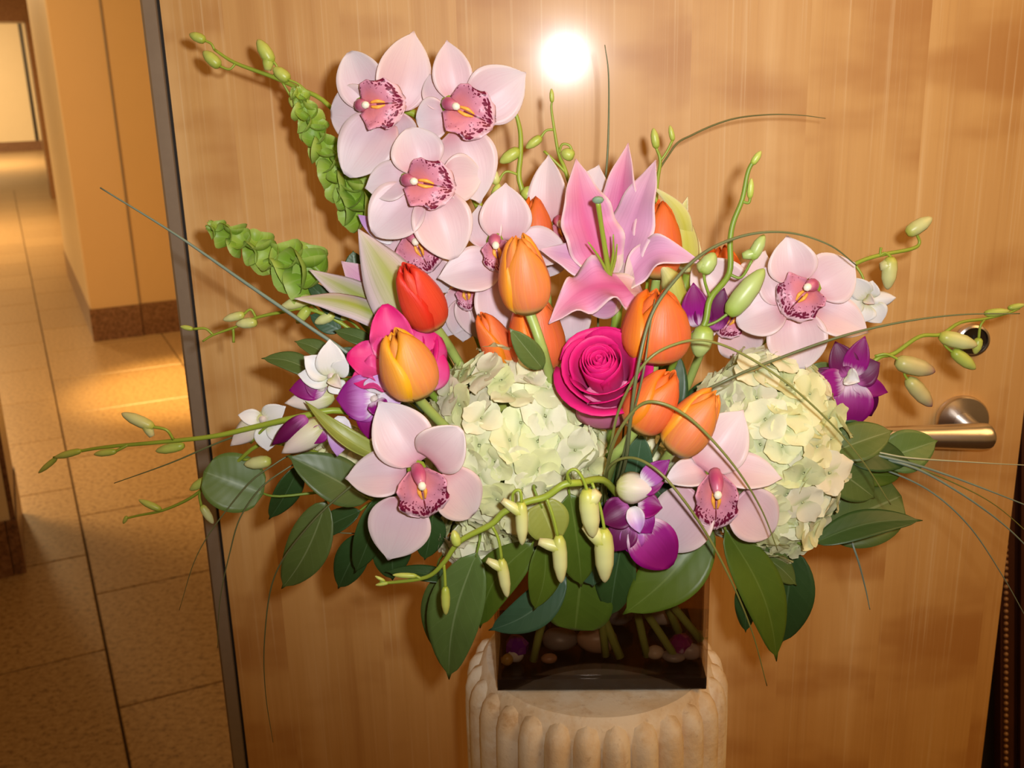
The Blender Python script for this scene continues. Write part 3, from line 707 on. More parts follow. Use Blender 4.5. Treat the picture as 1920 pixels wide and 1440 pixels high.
# ------------------------------------------------------------------ roses
def rose(label, base, face, Rpx, Yb, Yf, stem, seed, n=26):
    r = random.Random(seed); B = P(*base, Yb); T = P(*face, Yf); ax = T-B; H = np.linalg.norm(ax); ax /= H
    R_ = Rpx*S(T); t = thing('rose', label, 'rose', B, 'hot pink roses')
    x = nrm(np.cross(ax, [0, 0, 1])); y = np.cross(ax, x)
    for k in range(n):
        s_ = k/(n-1); ph = k*2.39996; m = MB(); nu, nv = 10, 9; G = np.zeros((nv+1, nu+1, 3)); UV = np.zeros((nv+1, nu+1, 2))
        ni = n-8
        if k < ni: s_ = .52*(k/ni); rad = R_*(.05+.44*(k/ni)**.9)
        else: s_ = .62+.38*(k-ni)/7; rad = R_*(.56+.30*(k-ni)/7)
        hh = H*(1.02-.04*s_ - .12*max(0, s_-.7)/.3)*r.uniform(.97, 1.03)
        dl = math.radians(100-38*s_); flare = max(0, s_-.45)/.55; fl_ = R_*.34*flare**.7*r.uniform(.8, 1.2); wv = r.uniform(0, 6)
        for i in range(nv+1):
            v = i/nv
            body = math.sin(min(1, .16+v*1.05)*math.pi/2)**.9
            for j in range(nu+1):
                u = 2*j/nu-1; a = ph+u*dl
                q = rad*body*(1+.05*u) + fl_*max(0, v-.55)**2/.2 - .10*rad*(1-flare)*max(0, v-.6)
                zz = hh*v*(1-.10*u**4*(.3+v)) - fl_*.75*max(0, v-.72)**2/.08*(1-.3*u*u) + .0006*math.sin(5*u+wv)*v*flare*2
                G[i, j] = B + ax*zz + (x*math.cos(a)+y*math.sin(a))*q; UV[i, j] = (j/nu, v)
        m.sheet(G, UV, .0006); m.build('petal', M['rose'], t)
    MB().tube([B+ax*H*.05, B-ax*.006], [.010, .004], 8, 3).build('receptacle', M['stem'], t)
    if stem is not None: MB().tube(stem, [.003, .003], 7).build('stem', M['stem'], t)
    return t
B1 = P(1150, 772, -.352)
r1 = rose('hot pink rose facing the camera between the hydrangea and the tulips', (1148, 752), (1122, 672), 82, -.352, -.405, to_vase(B1, CUT['h']), 5)
B2 = P(770, 690, -.345)
r2 = rose('hot pink rose with loose crumpled petals behind the yellow orange tulip', (782, 692), (748, 654), 62, -.335, -.362, to_vase(B2), 9, 18)
for pb, pt, pw, yb, yt, kw in [((742, 672), (722, 570), 72, -.366, -.366, dict(wave=.16, wk=2.2, cup=.5)), ((748, 688), (650, 668), 74, -.372, -.380, dict(wave=.18, wk=2.4, cup=.3, n=(-.2, .3))),
        ((745, 700), (660, 714), 62, -.378, -.388, dict(wave=.2, wk=2.0, cup=.2, n=(-.2, .4))), ((770, 715), (800, 606), 104, -.360, -.352, dict(wave=.05, cup=-.35, n=(.2, .1), shape='round')), ((790, 722), (826, 660), 70, -.358, -.350, dict(cup=-.3, shape='round'))]:
    sh = kw.pop('shape', 'round'); G, UV = petal(P(*pb, yb), P(*pt, yt), pw*S(P(*pb, yb)), sh, nu=12, nv=14, bend=.10, **kw)
    MB().sheet(G, UV, .0006).build('petal', M['rose'], r2)
for pb, pt, pw, yb, yt, kw in [((1156, 802), (1128, 716), 112, -.368, -.392, dict(cup=-.4)), ((1150, 800), (1188, 716), 92, -.364, -.386, dict(cup=-.4, n=(.3, 0)))]:
    G, UV = petal(P(*pb, yb), P(*pt, yt), pw*S(P(*pb, yb)), 'round', nu=10, nv=12, bend=.12, **kw)
    MB().sheet(G, UV, .0006).build('petal', M['rosepale'], r1)

# ------------------------------------------------------------------ cymbidium orchids
def lip_surface(base, tip, wid, n=(0, 0), nu=14, nv=16):
    base = np.asarray(base); tip = np.asarray(tip); L = tip-base; ln = np.linalg.norm(L); ey = L/ln
    z = nrm(CAM-base)+RGT*n[0]+UPV*n[1]; z = nrm(z-ey*(z@ey)); ex = np.cross(ey, z)
    G = np.zeros((nv+1, nu+1, 3)); UV = np.zeros((nv+1, nu+1, 2))
    for i in range(nv+1):
        v = i/nv
        side = math.exp(-((v-.30)/.30)**2); mid = math.sqrt(max(0, 1-((v-.60)/.41)**2)) if v > .30 else 0
        h = wid/2*(max(.25*(1-v), .96*side, .97*mid) + .05*math.sin(21*v)*(v > .2))
        if v > .985: h = wid*.16
        for j in range(nu+1):
            u = 2*j/nu-1; au = abs(u)
            zz = wid*(.34*au**1.8*math.exp(-((v-.28)/.30)**2) + .06*math.sin(math.pi*v)) - wid*.20*max(0, v-.62)**2/.14
            zz += wid*.055*math.sin(19*v*(1 if u > 0 else 1.12)+8*u)*max(au, v*.92)**3 - wid*.05*math.exp(-(u/.12)**2)*(v > .3)
            G[i, j] = base + ey*ln*(v - .04*au*au*(v > .9)) + ex*u*h + z*zz; UV[i, j] = (j/nu, v)
    return G, UV, z, ey, ex, ln
def bloom(parent, Yc, lip, petals, mat='cym', n=(0, 0), colr=.0052, name='bloom'):
    """lip = (base px, tip px, width px); petals = (base, tip, width px, dY of tip, extra keywords)"""
    (lb, lt, lw) = lip
    cb = P(*lb, Yc); sc = S(cb); ct = P(*lt, Yc-.010)
    back = cb - nrm(CAM-cb)*.012
    b = MB().tube([cb-nrm(CAM-cb)*.004, back, back+np.array([0, .012, -.010])], [.007, .0045, .0035], 8, 3).build(name, M['stemy'], parent)
    for q in petals:
        pb, pt, pw, dy = q[:4]; kw = dict(q[4]) if len(q) > 4 else {}
        sh = kw.pop('shape', 'ovate'); mt = kw.pop('mat', mat); dz = kw.pop('back', .006)
        k = dict(bend=.06, cup=.20, thick=.0010, nu=12, nv=18, groove=.018, wave=.018, wk=1.3, ph=pw*1.7, curl=.03); k.update(kw)
        G, UV = petal(P(*pb, Yc+dz), P(*pb, Yc+dz) + (P(*pt, Yc+dz+dy)-P(*pb, Yc+dz))*1.03, pw*1.06*sc, sh, **k)
        MB().sheet(G, UV, k['thick']).build('petal', M[mt], b)
    G, UV, z, ey, ex, ln = lip_surface(cb+nrm(CAM-cb)*.001, ct, lw*sc, n)
    MB().sheet(G, UV, .0008).build('lip', M['lip'], b)
    c0 = cb + z*.002 - ey*ln*.04; c1 = cb + z*.011 + ey*ln*.10; c2 = cb + z*.0155 + ey*ln*.27
    MB().tube([c0, c1, c2], [colr*.8, colr, colr*.85, colr*.55], 10, 4).build('column', M['column'], b)
    MB().blob(c2+ey*.0012+z*.0015, (ex*.0030, nrm(np.cross(ex, z))*.0034, z*.0026), 8, 6).build('anther_cap', M['anther'], b)
    for sg in (-1, 1):
        k0 = cb + ey*ln*.28 + z*(.0055) + ex*sg*.0016; k1 = cb + ey*ln*.45 + z*.0050 + ex*sg*.0022; k2 = cb + ey*ln*.60 + z*.0025 + ex*sg*.0010
        MB().tube([k0, k1, k2], [.0010, .0015, .0006], 6, 4).build('crest', M['crest'], b)
    return b
# the tall spray, upper left
spA = thing('cymbidium_orchid_spray', 'tall spray of pale pink cymbidium orchids with spotted lips, upper left of the bouquet', 'orchid', P(940, 620, -.28))
stA = [P(690, 215, -.245), P(775, 212, -.245), P(835, 290, -.25), P(890, 370, -.255), P(935, 480, -.262), P(985, 620, -.27)]
MB().tube(stA + to_vase(stA[-1])[1:], [.003, .0035, .004, .004], 8).build('stem', M['stemy'], spA)
bloom(spA, -.285, ((682, 197), (753, 192), 92), [
    ((698, 196), (656, 100), 78, .004, dict(shape='round', cup=.25, n=(-.3, .2))),
    ((738, 205), (776, 62), 92, .012, dict(n=(.2, -.25), cup=.2, mat='cym2')),
    ((705, 215), (622, 214), 92, .008, dict(shape='round', cup=.25, n=(-.25, 0))),
    ((720, 222), (652, 326), 92, -.012, dict(shape='round', n=(-.1, .3), cup=.1)),
    ((732, 210), (740, 292), 78, .016, dict(n=(.2, 0)))])
bloom(spA, -.290, ((842, 196), (922, 232), 96), [
    ((855, 185), (838, 78), 64, .004, dict(n=(0, .2))),
    ((885, 205), (984, 138), 96, .006, dict(n=(.3, .1), cup=.2)),
    ((828, 205), (806, 140), 46, .010, {}),
    ((836, 218), (782, 226), 66, .002, dict(shape='round')),
    ((856, 245), (900, 378), 100, -.002, dict(n=(.2, -.2), cup=.25, mat='cym2'))], n=(-.1, .1))
bloom(spA, -.305, ((766, 338), (848, 354), 92), [
    ((792, 318), (768, 242), 84, .004, dict(shape='round', n=(0, .25))),
    ((765, 334), (686, 352), 66, .002, dict(n=(-.2, .2))),
    ((778, 366), (702, 436), 92, -.008, dict(shape='round', n=(-.1, .2))),
    ((812, 368), (850, 482), 96, -.006, dict(shape='round', n=(.15, -.2), cup=.25, mat='cym2')),
    ((830, 335), (905, 330), 76, .014, dict(n=(.3, 0), mat='cym2'))])
bloom(spA, -.285, ((772, 440), (806, 508), 84), [
    ((765, 462), (700, 448), 84, .006, dict(shape='round')),
    ((735, 455), (672, 403), 26, .010, dict(mat='den_li')),
    ((800, 490), (838, 548), 60, .006, {}),
    ((780, 480), (730, 520), 50, .01, {})])
bloom(spA, -.300, ((928, 452), (938, 508), 56), [
    ((948, 450), (948, 346), 84, .004, dict(n=(0, .2))),
    ((918, 462), (898, 386), 60, .012, dict(n=(-.2, 0), mat='cym2')),
    ((936, 500), (824, 520), 76, -.008, dict(n=(-.1, .25), cup=.2)),
    ((932, 520), (946, 630), 82, -.006, dict(shape='round', n=(0, -.1), cup=.3)),
    ((968, 455), (1068, 478), 66, .006, dict(n=(.1, .3)))])
bloom(spA, -.262, ((1050, 418), (1062, 462), 46), [
    ((1030, 432), (1028, 294), 66, .004, dict(n=(-.2, 0), mat='cym2')),
    ((1088, 420), (1122, 312), 70, .006, {}),
    ((1050, 450), (1010, 520), 60, .006, {}),
    ((1070, 560), (1072, 650), 66, -.004, dict(mat='cym'))])
bloom(spA, -.268, ((872, 540), (880, 580), 40), [
    ((878, 545), (896, 634), 58, .0, dict(mat='cym2')),
    ((856, 540), (846, 612), 40, .004, {}),
    ((890, 540), (900, 480), 50, .01, {}), ((850, 560), (838, 630), 70, .004, {}), ((872, 560), (868, 640), 60, .006, dict(mat='cym2'))])
# single blooms low in the front
spB = thing('cymbidium_orchid', 'large pale pink cymbidium orchid low on the front left over the leaves', 'orchid', P(790, 900, -.42))
bloom(spB, -.425, ((782, 880), (802, 972), 98), [
    ((786, 866), (712, 755), 98, .010, dict(n=(-.2, .2), cup=.2)),
    ((806, 862), (862, 806), 84, -.008, dict(shape='round', n=(.3, .2), cup=.3, mat='cym2')),
    ((828, 890), (886, 965), 84, .010, dict(shape='round', n=(.3, -.1), cup=.25, mat='cym2')),
    ((762, 888), (650, 896), 80, .000, dict(n=(-.1, .3), cup=.15)),
    ((766, 935), (728, 1048), 104, -.004, dict(n=(0, .1), cup=.1))], n=(.0, .25))
MB().tube([P(795, 895, -.41)] + to_vase(P(850, 950, -.35))[1:], [.003, .003], 7).build('stem', M['stem'], spB)
spC = thing('cymbidium_orchid', 'pale pink cymbidium orchid hanging in front of the right hydrangea above the vase', 'orchid', P(1345, 920, -.40))
bloom(spC, -.405, ((1340, 888), (1343, 996), 82), [
    ((1318, 935), (1240, 1022), 104, .004, dict(shape='round', n=(-.25, .1), cup=.15)),
    ((1322, 885), (1248, 902), 52, -.010, dict(n=(-.2, .4), cup=.35)),
    ((1316, 878), (1392, 772), 94, .010, dict(n=(.2, .2), mat='cym2')),
    ((1348, 880), (1464, 896), 64, -.004, dict(n=(.1, .4), mat='cym2')),
    ((1380, 935), (1446, 1000), 88, .004, dict(shape='round', n=(.3, -.1)))], n=(.1, .2))
MB().tube([P(1345, 915, -.39)] + to_vase(P(1300, 960, -.34))[1:], [.003, .003], 7).build('stem', M['stem'], spC)
spD = thing('cymbidium_orchid_spray', 'spray of two pale pink cymbidium orchids at the upper right of the bouquet', 'orchid', P(1420, 680, -.27))
stD = [P(1505, 565, -.315), P(1440, 630, -.262), P(1370, 700, -.262), P(1300, 800, -.26)]
MB().tube(stD + to_vase(stD[-1])[1:], [.0028, .0034], 7).build('stem', M['stemy'], spD)
bloom(spD, -.338, ((1522, 540), (1474, 586), 92), [
    ((1492, 530), (1476, 444), 78, .004, dict(n=(0, .2))),
    ((1526, 542), (1602, 494), 88, .004, dict(n=(.2, .1), mat='cym')),
    ((1528, 578), (1626, 622), 68, -.008, dict(n=(.1, .3), mat='cym2')),
    ((1488, 590), (1502, 690), 94, -.006, dict(shape='round', n=(0, .1), cup=.25, mat='cym2')),
    ((1466, 575), (1384, 606), 78, .004, dict(shape='round', n=(-.1, .2))),
    ((1462, 570), (1434, 502), 46, .012, dict(mat='cym2'))], mat='cym2', n=(-.1, .1))
bloom(spD, -.296, ((1384, 582), (1352, 628), 60), [
    ((1382, 570), (1306, 496), 92, .006, dict(shape='round', mat='cym2')),
    ((1396, 566), (1434, 472), 62, .010, dict(mat='cym2')),
    ((1372, 606), (1412, 662), 84, .004, dict(shape='round', mat='cym2')),
    ((1350, 600), (1300, 600), 60, .008, {})])

# ------------------------------------------------------------------ lilies
def lily(label, base, tepals, stem, extra=None):
    t = thing('lily', label, 'lily', base, 'lilies')
    for q in tepals:
        (pb, yb), (pt, yt), pw, mt = q[:4]; kw = dict(q[4]) if len(q) > 4 else {}
        sh = kw.pop('shape', 'lance'); k = dict(bend=.05, cup=.12, thick=.0008, nu=12, nv=26); k.update(kw)
        B_, T_ = P(*pb, yb), P(*pt, yt)
        G, UV = petal(B_, T_, pw*S(B_), sh, **k); MB().sheet(G, UV, k['thick']).build('tepal', M[mt], t)
    if stem is not None: MB().tube(stem, [.004, .0035], 8).build('stem', M['stem'], t)
    if extra: extra(t)
    return t
def lily_inner(t):
    c = P(1143, 520, -.335)
    MB().tube([c, P(1135, 470, -.347), P(1127, 420, -.357), P(1121, 378, -.365)], [.0022, .0020, .0018, .0020], 8).build('pistil', M['stemy'], t)
    MB().blob(P(1121, 375, -.366), (RGT*.0042, UPV*.0030, FWD*.0042), 9, 6, .06, 3).build('stigma', plain('grey green stigma', (.20, .32, .20), .5), t)
    for px, py in ((1103, 454), (1157, 458), (1150, 440)):
        MB().tube([c, P((px+1143)/2+3, (py+520)/2, -.345), P(px, py, -.356)], [.0015, .0011, .0005], 6).build('filament', M['stemy'], t)
    bb = P(1268, 560, -.30)
    MB().tube([P(1290, 590, -.28), bb, P(1258, 525, -.305), P(1238, 494, -.305)], [.003, .0095, .0085, .001], 10, 5).build('bud', M['lilygreen'], t)
lily('open pink lily with ruffled petals and a green pistil behind the central tulip', P(1150, 560, -.31), [
    (((1140, 522), -.320), ((1080, 298), -.300), 92, 'lily', dict(wave=.13, wk=3.4, n=(.30, 0), cup=.25, groove=.05, side=-.06)),
    (((1150, 515), -.305), ((1178, 268), -.285), 70, 'lily', dict(wave=.15, wk=2.6, n=(-.3, .1), cup=.35, groove=.04, ph=1.0)),
    (((1156, 528), -.318), ((1230, 300), -.300), 82, 'lilyside', dict(wave=.10, wk=2.6, n=(-.6, 0), cup=.1, ph=2.0, groove=.04)),
    (((1172, 540), -.332), ((1318, 494), -.345), 62, 'lilyside', dict(wave=.20, wk=2.0, n=(.1, .5), bend=.12, cup=.3, side=-.26)),
    (((1206, 548), -.338), ((1029, 607), -.372), 92, 'lily', dict(wave=.24, wk=2.8, n=(0, .7), bend=.14, cup=.15, side=.12)),
    (((1150, 520), -.312), ((1012, 468), -.325), 66, 'lilyside', dict(wave=.05, n=(0, .5), bend=.10)),
    (((1165, 570), -.310), ((1090, 578), -.335), 40, 'lilyside', dict(n=(0, -.4)))],
    to_vase(P(1160, 560, -.305)), lily_inner)
lily('pale lily seen from behind with green ribbed petals above the left rose', P(790, 630, -.31), [
    (((800, 640), -.320), ((672, 430), -.310), 96, 'lilyback', dict(wave=.03, n=(.15, .1), bend=.06, cup=-.35, shape='lance')),
    (((770, 615), -.305), ((580, 506), -.300), 58, 'lilyback', dict(wave=.03, n=(0, .3), bend=.05, cup=-.3)),
    (((760, 600), -.295), ((640, 490), -.285), 76, 'lilyside', dict(n=(0, .2))),
    (((745, 612), -.315), ((552, 560), -.325), 42, 'lilyback', dict(wave=.04, n=(0, .5), bend=.08, cup=-.4, side=.06))],
    to_vase(P(810, 650, -.31)))
lily('half open yellow green lily behind the tulip right of the pink lily', P(1290, 500, -.27), [
    (((1292, 510), -.275), ((1276, 384), -.272), 44, 'lilygreen', dict(cup=-.4, n=(.3, 0))),
    (((1285, 470), -.270), ((1224, 350), -.270), 26, 'lilygreen', dict(bend=.12, side=.16, cup=-.3)),
    (((1278, 480), -.268), ((1290, 368), -.262), 28, 'lilygreen', dict(bend=.12, side=-.08, cup=.4)),
    (((1290, 510), -.268), ((1306, 440), -.262), 30, 'lilygreen', dict(n=(.4, 0)))],
    to_vase(P(1290, 515, -.27)))

# ------------------------------------------------------------------ dendrobium sprays
def bud(parent, base, tip, wpx, Y, mat='bud', chin=None, dyt=0.0):
    B, T = P(*base, Y), P(*tip, Y+dyt); r = wpx*S(B)/2; d = T-B; m = MB()
    m.tube([B, B+d*.12, B+d*.35, B+d*.65, B+d*.9, T], [r*.45, r*.85, r, r*.92, r*.5, r*.10], 9, 3)
    if chin:
        Cn = P(*chin, Y); e = B+d*.25
        m.tube([e, e*.45+Cn*.55, Cn], [r*.9, r*.80, r*.50], 8, 3)
    return m.build('bud', M[mat], parent)
def dflower(parent, c, Y, pet, lip=None):
    C0 = P(*c, Y); sc = S(C0)
    f = MB().tube([C0+FWD*.012, C0+FWD*.003, C0-FWD*.004], [.0022, .0034, .0026], 8, 3).build('flower', M['den_cr'], parent)
    for q in pet:
        pb, pt, pw, mt = q[:4]; kw = dict(q[4]) if len(q) > 4 else {}
        dy = kw.pop('dy', -.003); sh = kw.pop('shape', 'ovate'); k = dict(bend=.07, cup=.18, thick=.0006, nu=8, nv=12); k.update(kw)
        G, UV = petal(P(*pb, Y), P(*pt, Y+dy), pw*1.08*sc, sh, **k); MB().sheet(G, UV, k['thick']).build('petal', M[mt], f)
    if lip:
        lb, lt, lw, mt = lip
        G, UV = petal(P(*lb, Y-.004), P(*lt, Y-.012), lw*sc, 'ovate', bend=.14, cup=.7, wave=.06, thick=.0006)
        MB().sheet(G, UV, .0006).build('lip', M[mt], f)
    return f
def spray(label, path, rad, ped=(), buds=(), flowers=(), tail=True, smat='stemy', endY=None):
    pts = [P(*q) for q in path]
    t = thing('dendrobium_spray', label, 'orchid spray', pts[-1], 'dendrobium orchid sprays')
    m = MB(); m.tube(pts, rad, 8, 5)
    if tail:
        tv = to_vase(pts[-1]); m.tube(tv, [rad[-1] if not np.isscalar(rad) else rad]*2, 7, 4)
    for q in ped: m.tube([P(*p_) for p_ in q], [.0012, .0011, .0012], 6, 4)
    m.build('stem', M[smat], t)
    for q in buds: bud(t, *q)
    for q in flowers: dflower(t, *q)
    return t
Y = -.385
spray('long dendrobium spray reaching far left, purple and white blooms at its base', [(100, 858, -.36), (140, 848, -.36), (200, 838, -.362), (300, 829, -.366), (400, 818, -.37), (480, 800, -.375), (560, 782, -.38), (640, 770, -.375), (730, 800, -.35)], [.0009, .0014, .0019, .0024, .0026], 
      [[(325, 824, -.368), (312, 806, -.37), (284, 800, -.37)], [(240, 834, -.364), (225, 842, -.366), (213, 848, -.366)], [(540, 784, -.378), (500, 800, -.372), (470, 830, -.365)]],
      [((288, 801), (228, 775), 23, -.37, 'budpale', (285, 818)), ((345, 835), (292, 846), 20, -.362, 'bud'), ((218, 846), (176, 852), 14, -.366), ((152, 845), (102, 858), 14, -.362), ((106, 859), (72, 887), 11, -.36)],
      [((622, 706), -.375, [((622, 705), (618, 636), 48, 'den_wh'), ((618, 705), (570, 668), 42, 'den_wh'), ((620, 712), (558, 702), 36, 'den_wh'), ((630, 702), (652, 674), 30, 'den_wh'), ((626, 715), (640, 740), 30, 'den_wh')], ((622, 708), (640, 728), 22, 'den_cr')),
       ((702, 748), -.388, [((705, 745), (630, 748), 72, 'den_bi'), ((702, 752), (654, 784), 46, 'den_bi'), ((704, 755), (692, 824), 52, 'den_pu'), ((708, 744), (762, 738), 52, 'den_li'), ((704, 738), (716, 700), 44, 'den_li')], ((704, 752), (722, 786), 34, 'den_pu')),
       ((604, 728), -.372, [((610, 724), (542, 732), 40, 'den_pu'), ((626, 742), (534, 756), 38, 'den_cr', dict(cup=-.5)), ((610, 735), (570, 716), 34, 'den_pu')], None),
       ((606, 798), -.388, [((575, 782), (510, 834), 28, 'den_dk', dict(cup=-.4)), ((610, 794), (528, 850), 44, 'den_cr', dict(cup=-.6, bend=.12)), ((612, 800), (582, 832), 28, 'den_pu'), ((640, 780), (632, 856), 38, 'den_li')], None),
       ((494, 786), -.365, [((498, 778), (432, 836), 38, 'den_cr', dict(cup=-.4)), ((500, 795), (502, 846), 40, 'den_wh'), ((495, 785), (536, 762), 34, 'den_wh'), ((490, 785), (446, 778), 26, 'den_wh'), ((505, 795), (540, 830), 30, 'den_wh')], None)])
spray('dendrobium spray of small yellow green buds on the left below the bells of Ireland', [(380, 640, -.27), (400, 628, -.27), (447, 611, -.272), (480, 596, -.275), (525, 586, -.28), (580, 580, -.285), (660, 620, -.285), (760, 720, -.28)], [.0008, .0012, .0015, .0018],
      [[(400, 628, -.27), (385, 616, -.27), (362, 617, -.27)], [(480, 595, -.274), (470, 580, -.275), (456, 590, -.275)], [(437, 616, -.27), (438, 628, -.27), (438, 642, -.27)], [(600, 588, -.285), (585, 570, -.286), (578, 560, -.286)], [(640, 605, -.285), (632, 596, -.285), (625, 590, -.285)]],
      [((362, 617), (338, 612), 10, -.27), ((458, 589), (418, 600), 17, -.275, 'budpale'), ((482, 604), (442, 608), 21, -.274, 'budpale'), ((584, 558), (526, 577), 24, -.286, 'budpale'), ((579, 577), (556, 606), 21, -.286), ((628, 589), (590, 606), 21, -.286, 'budpale'), ((655, 592), (630, 600), 13, -.284)])
spray('dendrobium spray with few small buds, lowest on the left beside the round leaf', [(236, 972, -.33), (262, 966, -.33), (305, 957, -.332), (355, 935, -.335), (395, 905, -.338), (440, 870, -.342), (500, 830, -.35), (600, 850, -.33)], [.0009, .0012, .0014, .0018],
      [[(385, 912, -.337), (374, 926, -.337), (378, 950, -.337)], [(455, 862, -.343), (480, 862, -.345), (505, 865, -.345)]],
      [((302, 956), (260, 937), 14, -.333), ((388, 898), (356, 919), 18, -.338), ((378, 948), (400, 982), 16, -.337, 'budpale'), ((508, 864), (458, 871), 25, -.347, 'budpale'), ((238, 968), (231, 982), 8, -.33)])
Y4 = -.445
spray('dendrobium spray arching over the front of the vase, pale buds hanging and one purple bloom', [(712, 1091, -.43), (736, 1092, -.43), (800, 1082, -.435), (832, 1055, -.44), (862, 1015, -.442), (921, 983, Y4), (945, 960, Y4), (988, 941, Y4), (1024, 931, Y4), (1056, 909, Y4), (1086, 905, -.44), (1130, 900, -.42), (1160, 930, -.39)], [.0009, .0016, .0022, .0024, .0026, .0026],
      [[(962, 952, Y4), (962, 925, Y4-.003), (975, 920, Y4-.004), (978, 943, Y4-.004)], [(1024, 932, Y4), (1036, 965, Y4-.002), (1046, 1006, Y4-.002)], [(922, 984, Y4), (935, 1012, Y4), (941, 1050, Y4)],
       [(1070, 908, Y4), (1064, 888, Y4-.004), (1078, 880, Y4-.005), (1092, 896, Y4-.005), (1102, 922, Y4-.004)], [(1110, 905, -.435), (1124, 945, -.438), (1134, 996, -.44)], [(832, 1056, -.44), (834, 1078, -.44), (835, 1102, -.44)], [(790, 1086, -.434), (784, 1082, -.434), (778, 1080, -.434)]],
      [((978, 942), (979, 1022), 25, Y4-.004, 'budpale', (942, 938)), ((1048, 1004), (1052, 1093), 29, Y4-.002, 'budpale', (1010, 1015)), ((940, 1048), (951, 1120), 23, Y4, 'budpale', (913, 1050)),
       ((1100, 918), (1112, 1008), 38, Y4-.004, 'budpale', (1122, 922)), ((1132, 992), (1134, 1092), 38, -.44, 'budpale', (1097, 985)), ((858, 1024), (850, 994), 19, -.446), ((835, 1100), (836, 1153), 18, -.44, 'bud'), ((782, 1080), (736, 1078), 11, -.434), ((722, 1090), (703, 1080), 7, -.43), ((728, 1093), (704, 1097), 8, -.43)],
      [((1190, 966), -.415, [((1180, 950), (1128, 980), 52, 'den_dk', dict(cup=.4)), ((1196, 950), (1242, 952), 46, 'den_pu', dict(cup=.4, n=(.2, .4))), ((1196, 985), (1258, 1062), 78, 'den_pu', dict(shape='round')), ((1188, 985), (1182, 1040), 40, 'den_bi'), ((1180, 980), (1150, 1034), 48, 'den_dk'), ((1188, 955), (1222, 1000), 44, 'den_bi')], ((1186, 950), (1200, 1000), 30, 'den_li')),
       ((1190, 912), -.42, [((1156, 912), (1228, 918), 50, 'den_cr', dict(cup=-.7, bend=.15)), ((1205, 905), (1256, 862), 34, 'den_bi'), ((1200, 915), (1245, 905), 30, 'den_pu')], None)])
spray('tall dendrobium bud spray rising right of the lily with one large green bud', [(1424, 290, -.33), (1404, 318, -.33), (1392, 373, -.332), (1375, 417, -.334), (1369, 453, -.336), (1367, 513, -.34), (1332, 560, -.348), (1320, 610, -.352), (1280, 648, -.35), (1255, 700, -.335)], [.0014, .0020, .0024, .0026],
      [[(1392, 378, -.332), (1404, 380, -.332), (1407, 366, -.332)], [(1367, 514, -.34), (1390, 520, -.343), (1410, 488, -.345)], [(1332, 560, -.348), (1322, 530, -.352), (1319, 505, -.352)], [(1321, 612, -.352), (1345, 602, -.353), (1370, 584, -.353)]],
      [((1410, 308), (1427, 283), 14, -.33), ((1406, 372), (1409, 334), 13, -.332), ((1409, 486), (1433, 440), 24, -.345, 'budgreen', (1392, 480)), ((1316, 512), (1340, 474), 32, -.352, 'budgreen', (1312, 490)), ((1366, 590), (1433, 504), 42, -.355, 'budgreen'), ((1322, 612), (1308, 670), 42, -.356, 'budgreen')],
      [((1318, 610), -.335, [((1308, 612), (1300, 530), 46, 'den_pu'), ((1334, 618), (1358, 540), 42, 'den_dk'), ((1318, 612), (1320, 560), 30, 'den_dk'), ((1310, 615), (1316, 640), 28, 'den_pu')], None)], smat='stem')
spray('dendrobium spray with white blooms beside the right cymbidium and two buds', [(1717, 436, -.22), (1724, 455, -.22), (1708, 467, -.222), (1643, 480, -.23), (1598, 498, -.235), (1540, 540, -.24), (1440, 680, -.25)], [.0012, .0016, .0018, .002],
      [[(1648, 480, -.23), (1660, 474, -.23), (1672, 483, -.23)], [(1604, 497, -.235), (1618, 520, -.238), (1622, 552, -.24)], [(1650, 479, -.23), (1651, 470, -.23), (1652, 464, -.23)]],
      [((1700, 438), (1748, 408), 28, -.222, 'budpale'), ((1670, 482), (1664, 543), 30, -.232, 'budpale', (1650, 500))],
      [((1624, 562), -.245, [((1626, 558), (1598, 520), 34, 'den_wh'), ((1628, 556), (1636, 526), 32, 'den_wh'), ((1628, 564), (1680, 558), 26, 'den_wh', dict(cup=-.5)), ((1632, 570), (1652, 606), 40, 'den_wh'), ((1620, 570), (1608, 606), 46, 'den_wh'), ((1618, 562), (1584, 570), 38, 'den_wh')], ((1624, 558), (1640, 570), 18, 'den_cr'))])
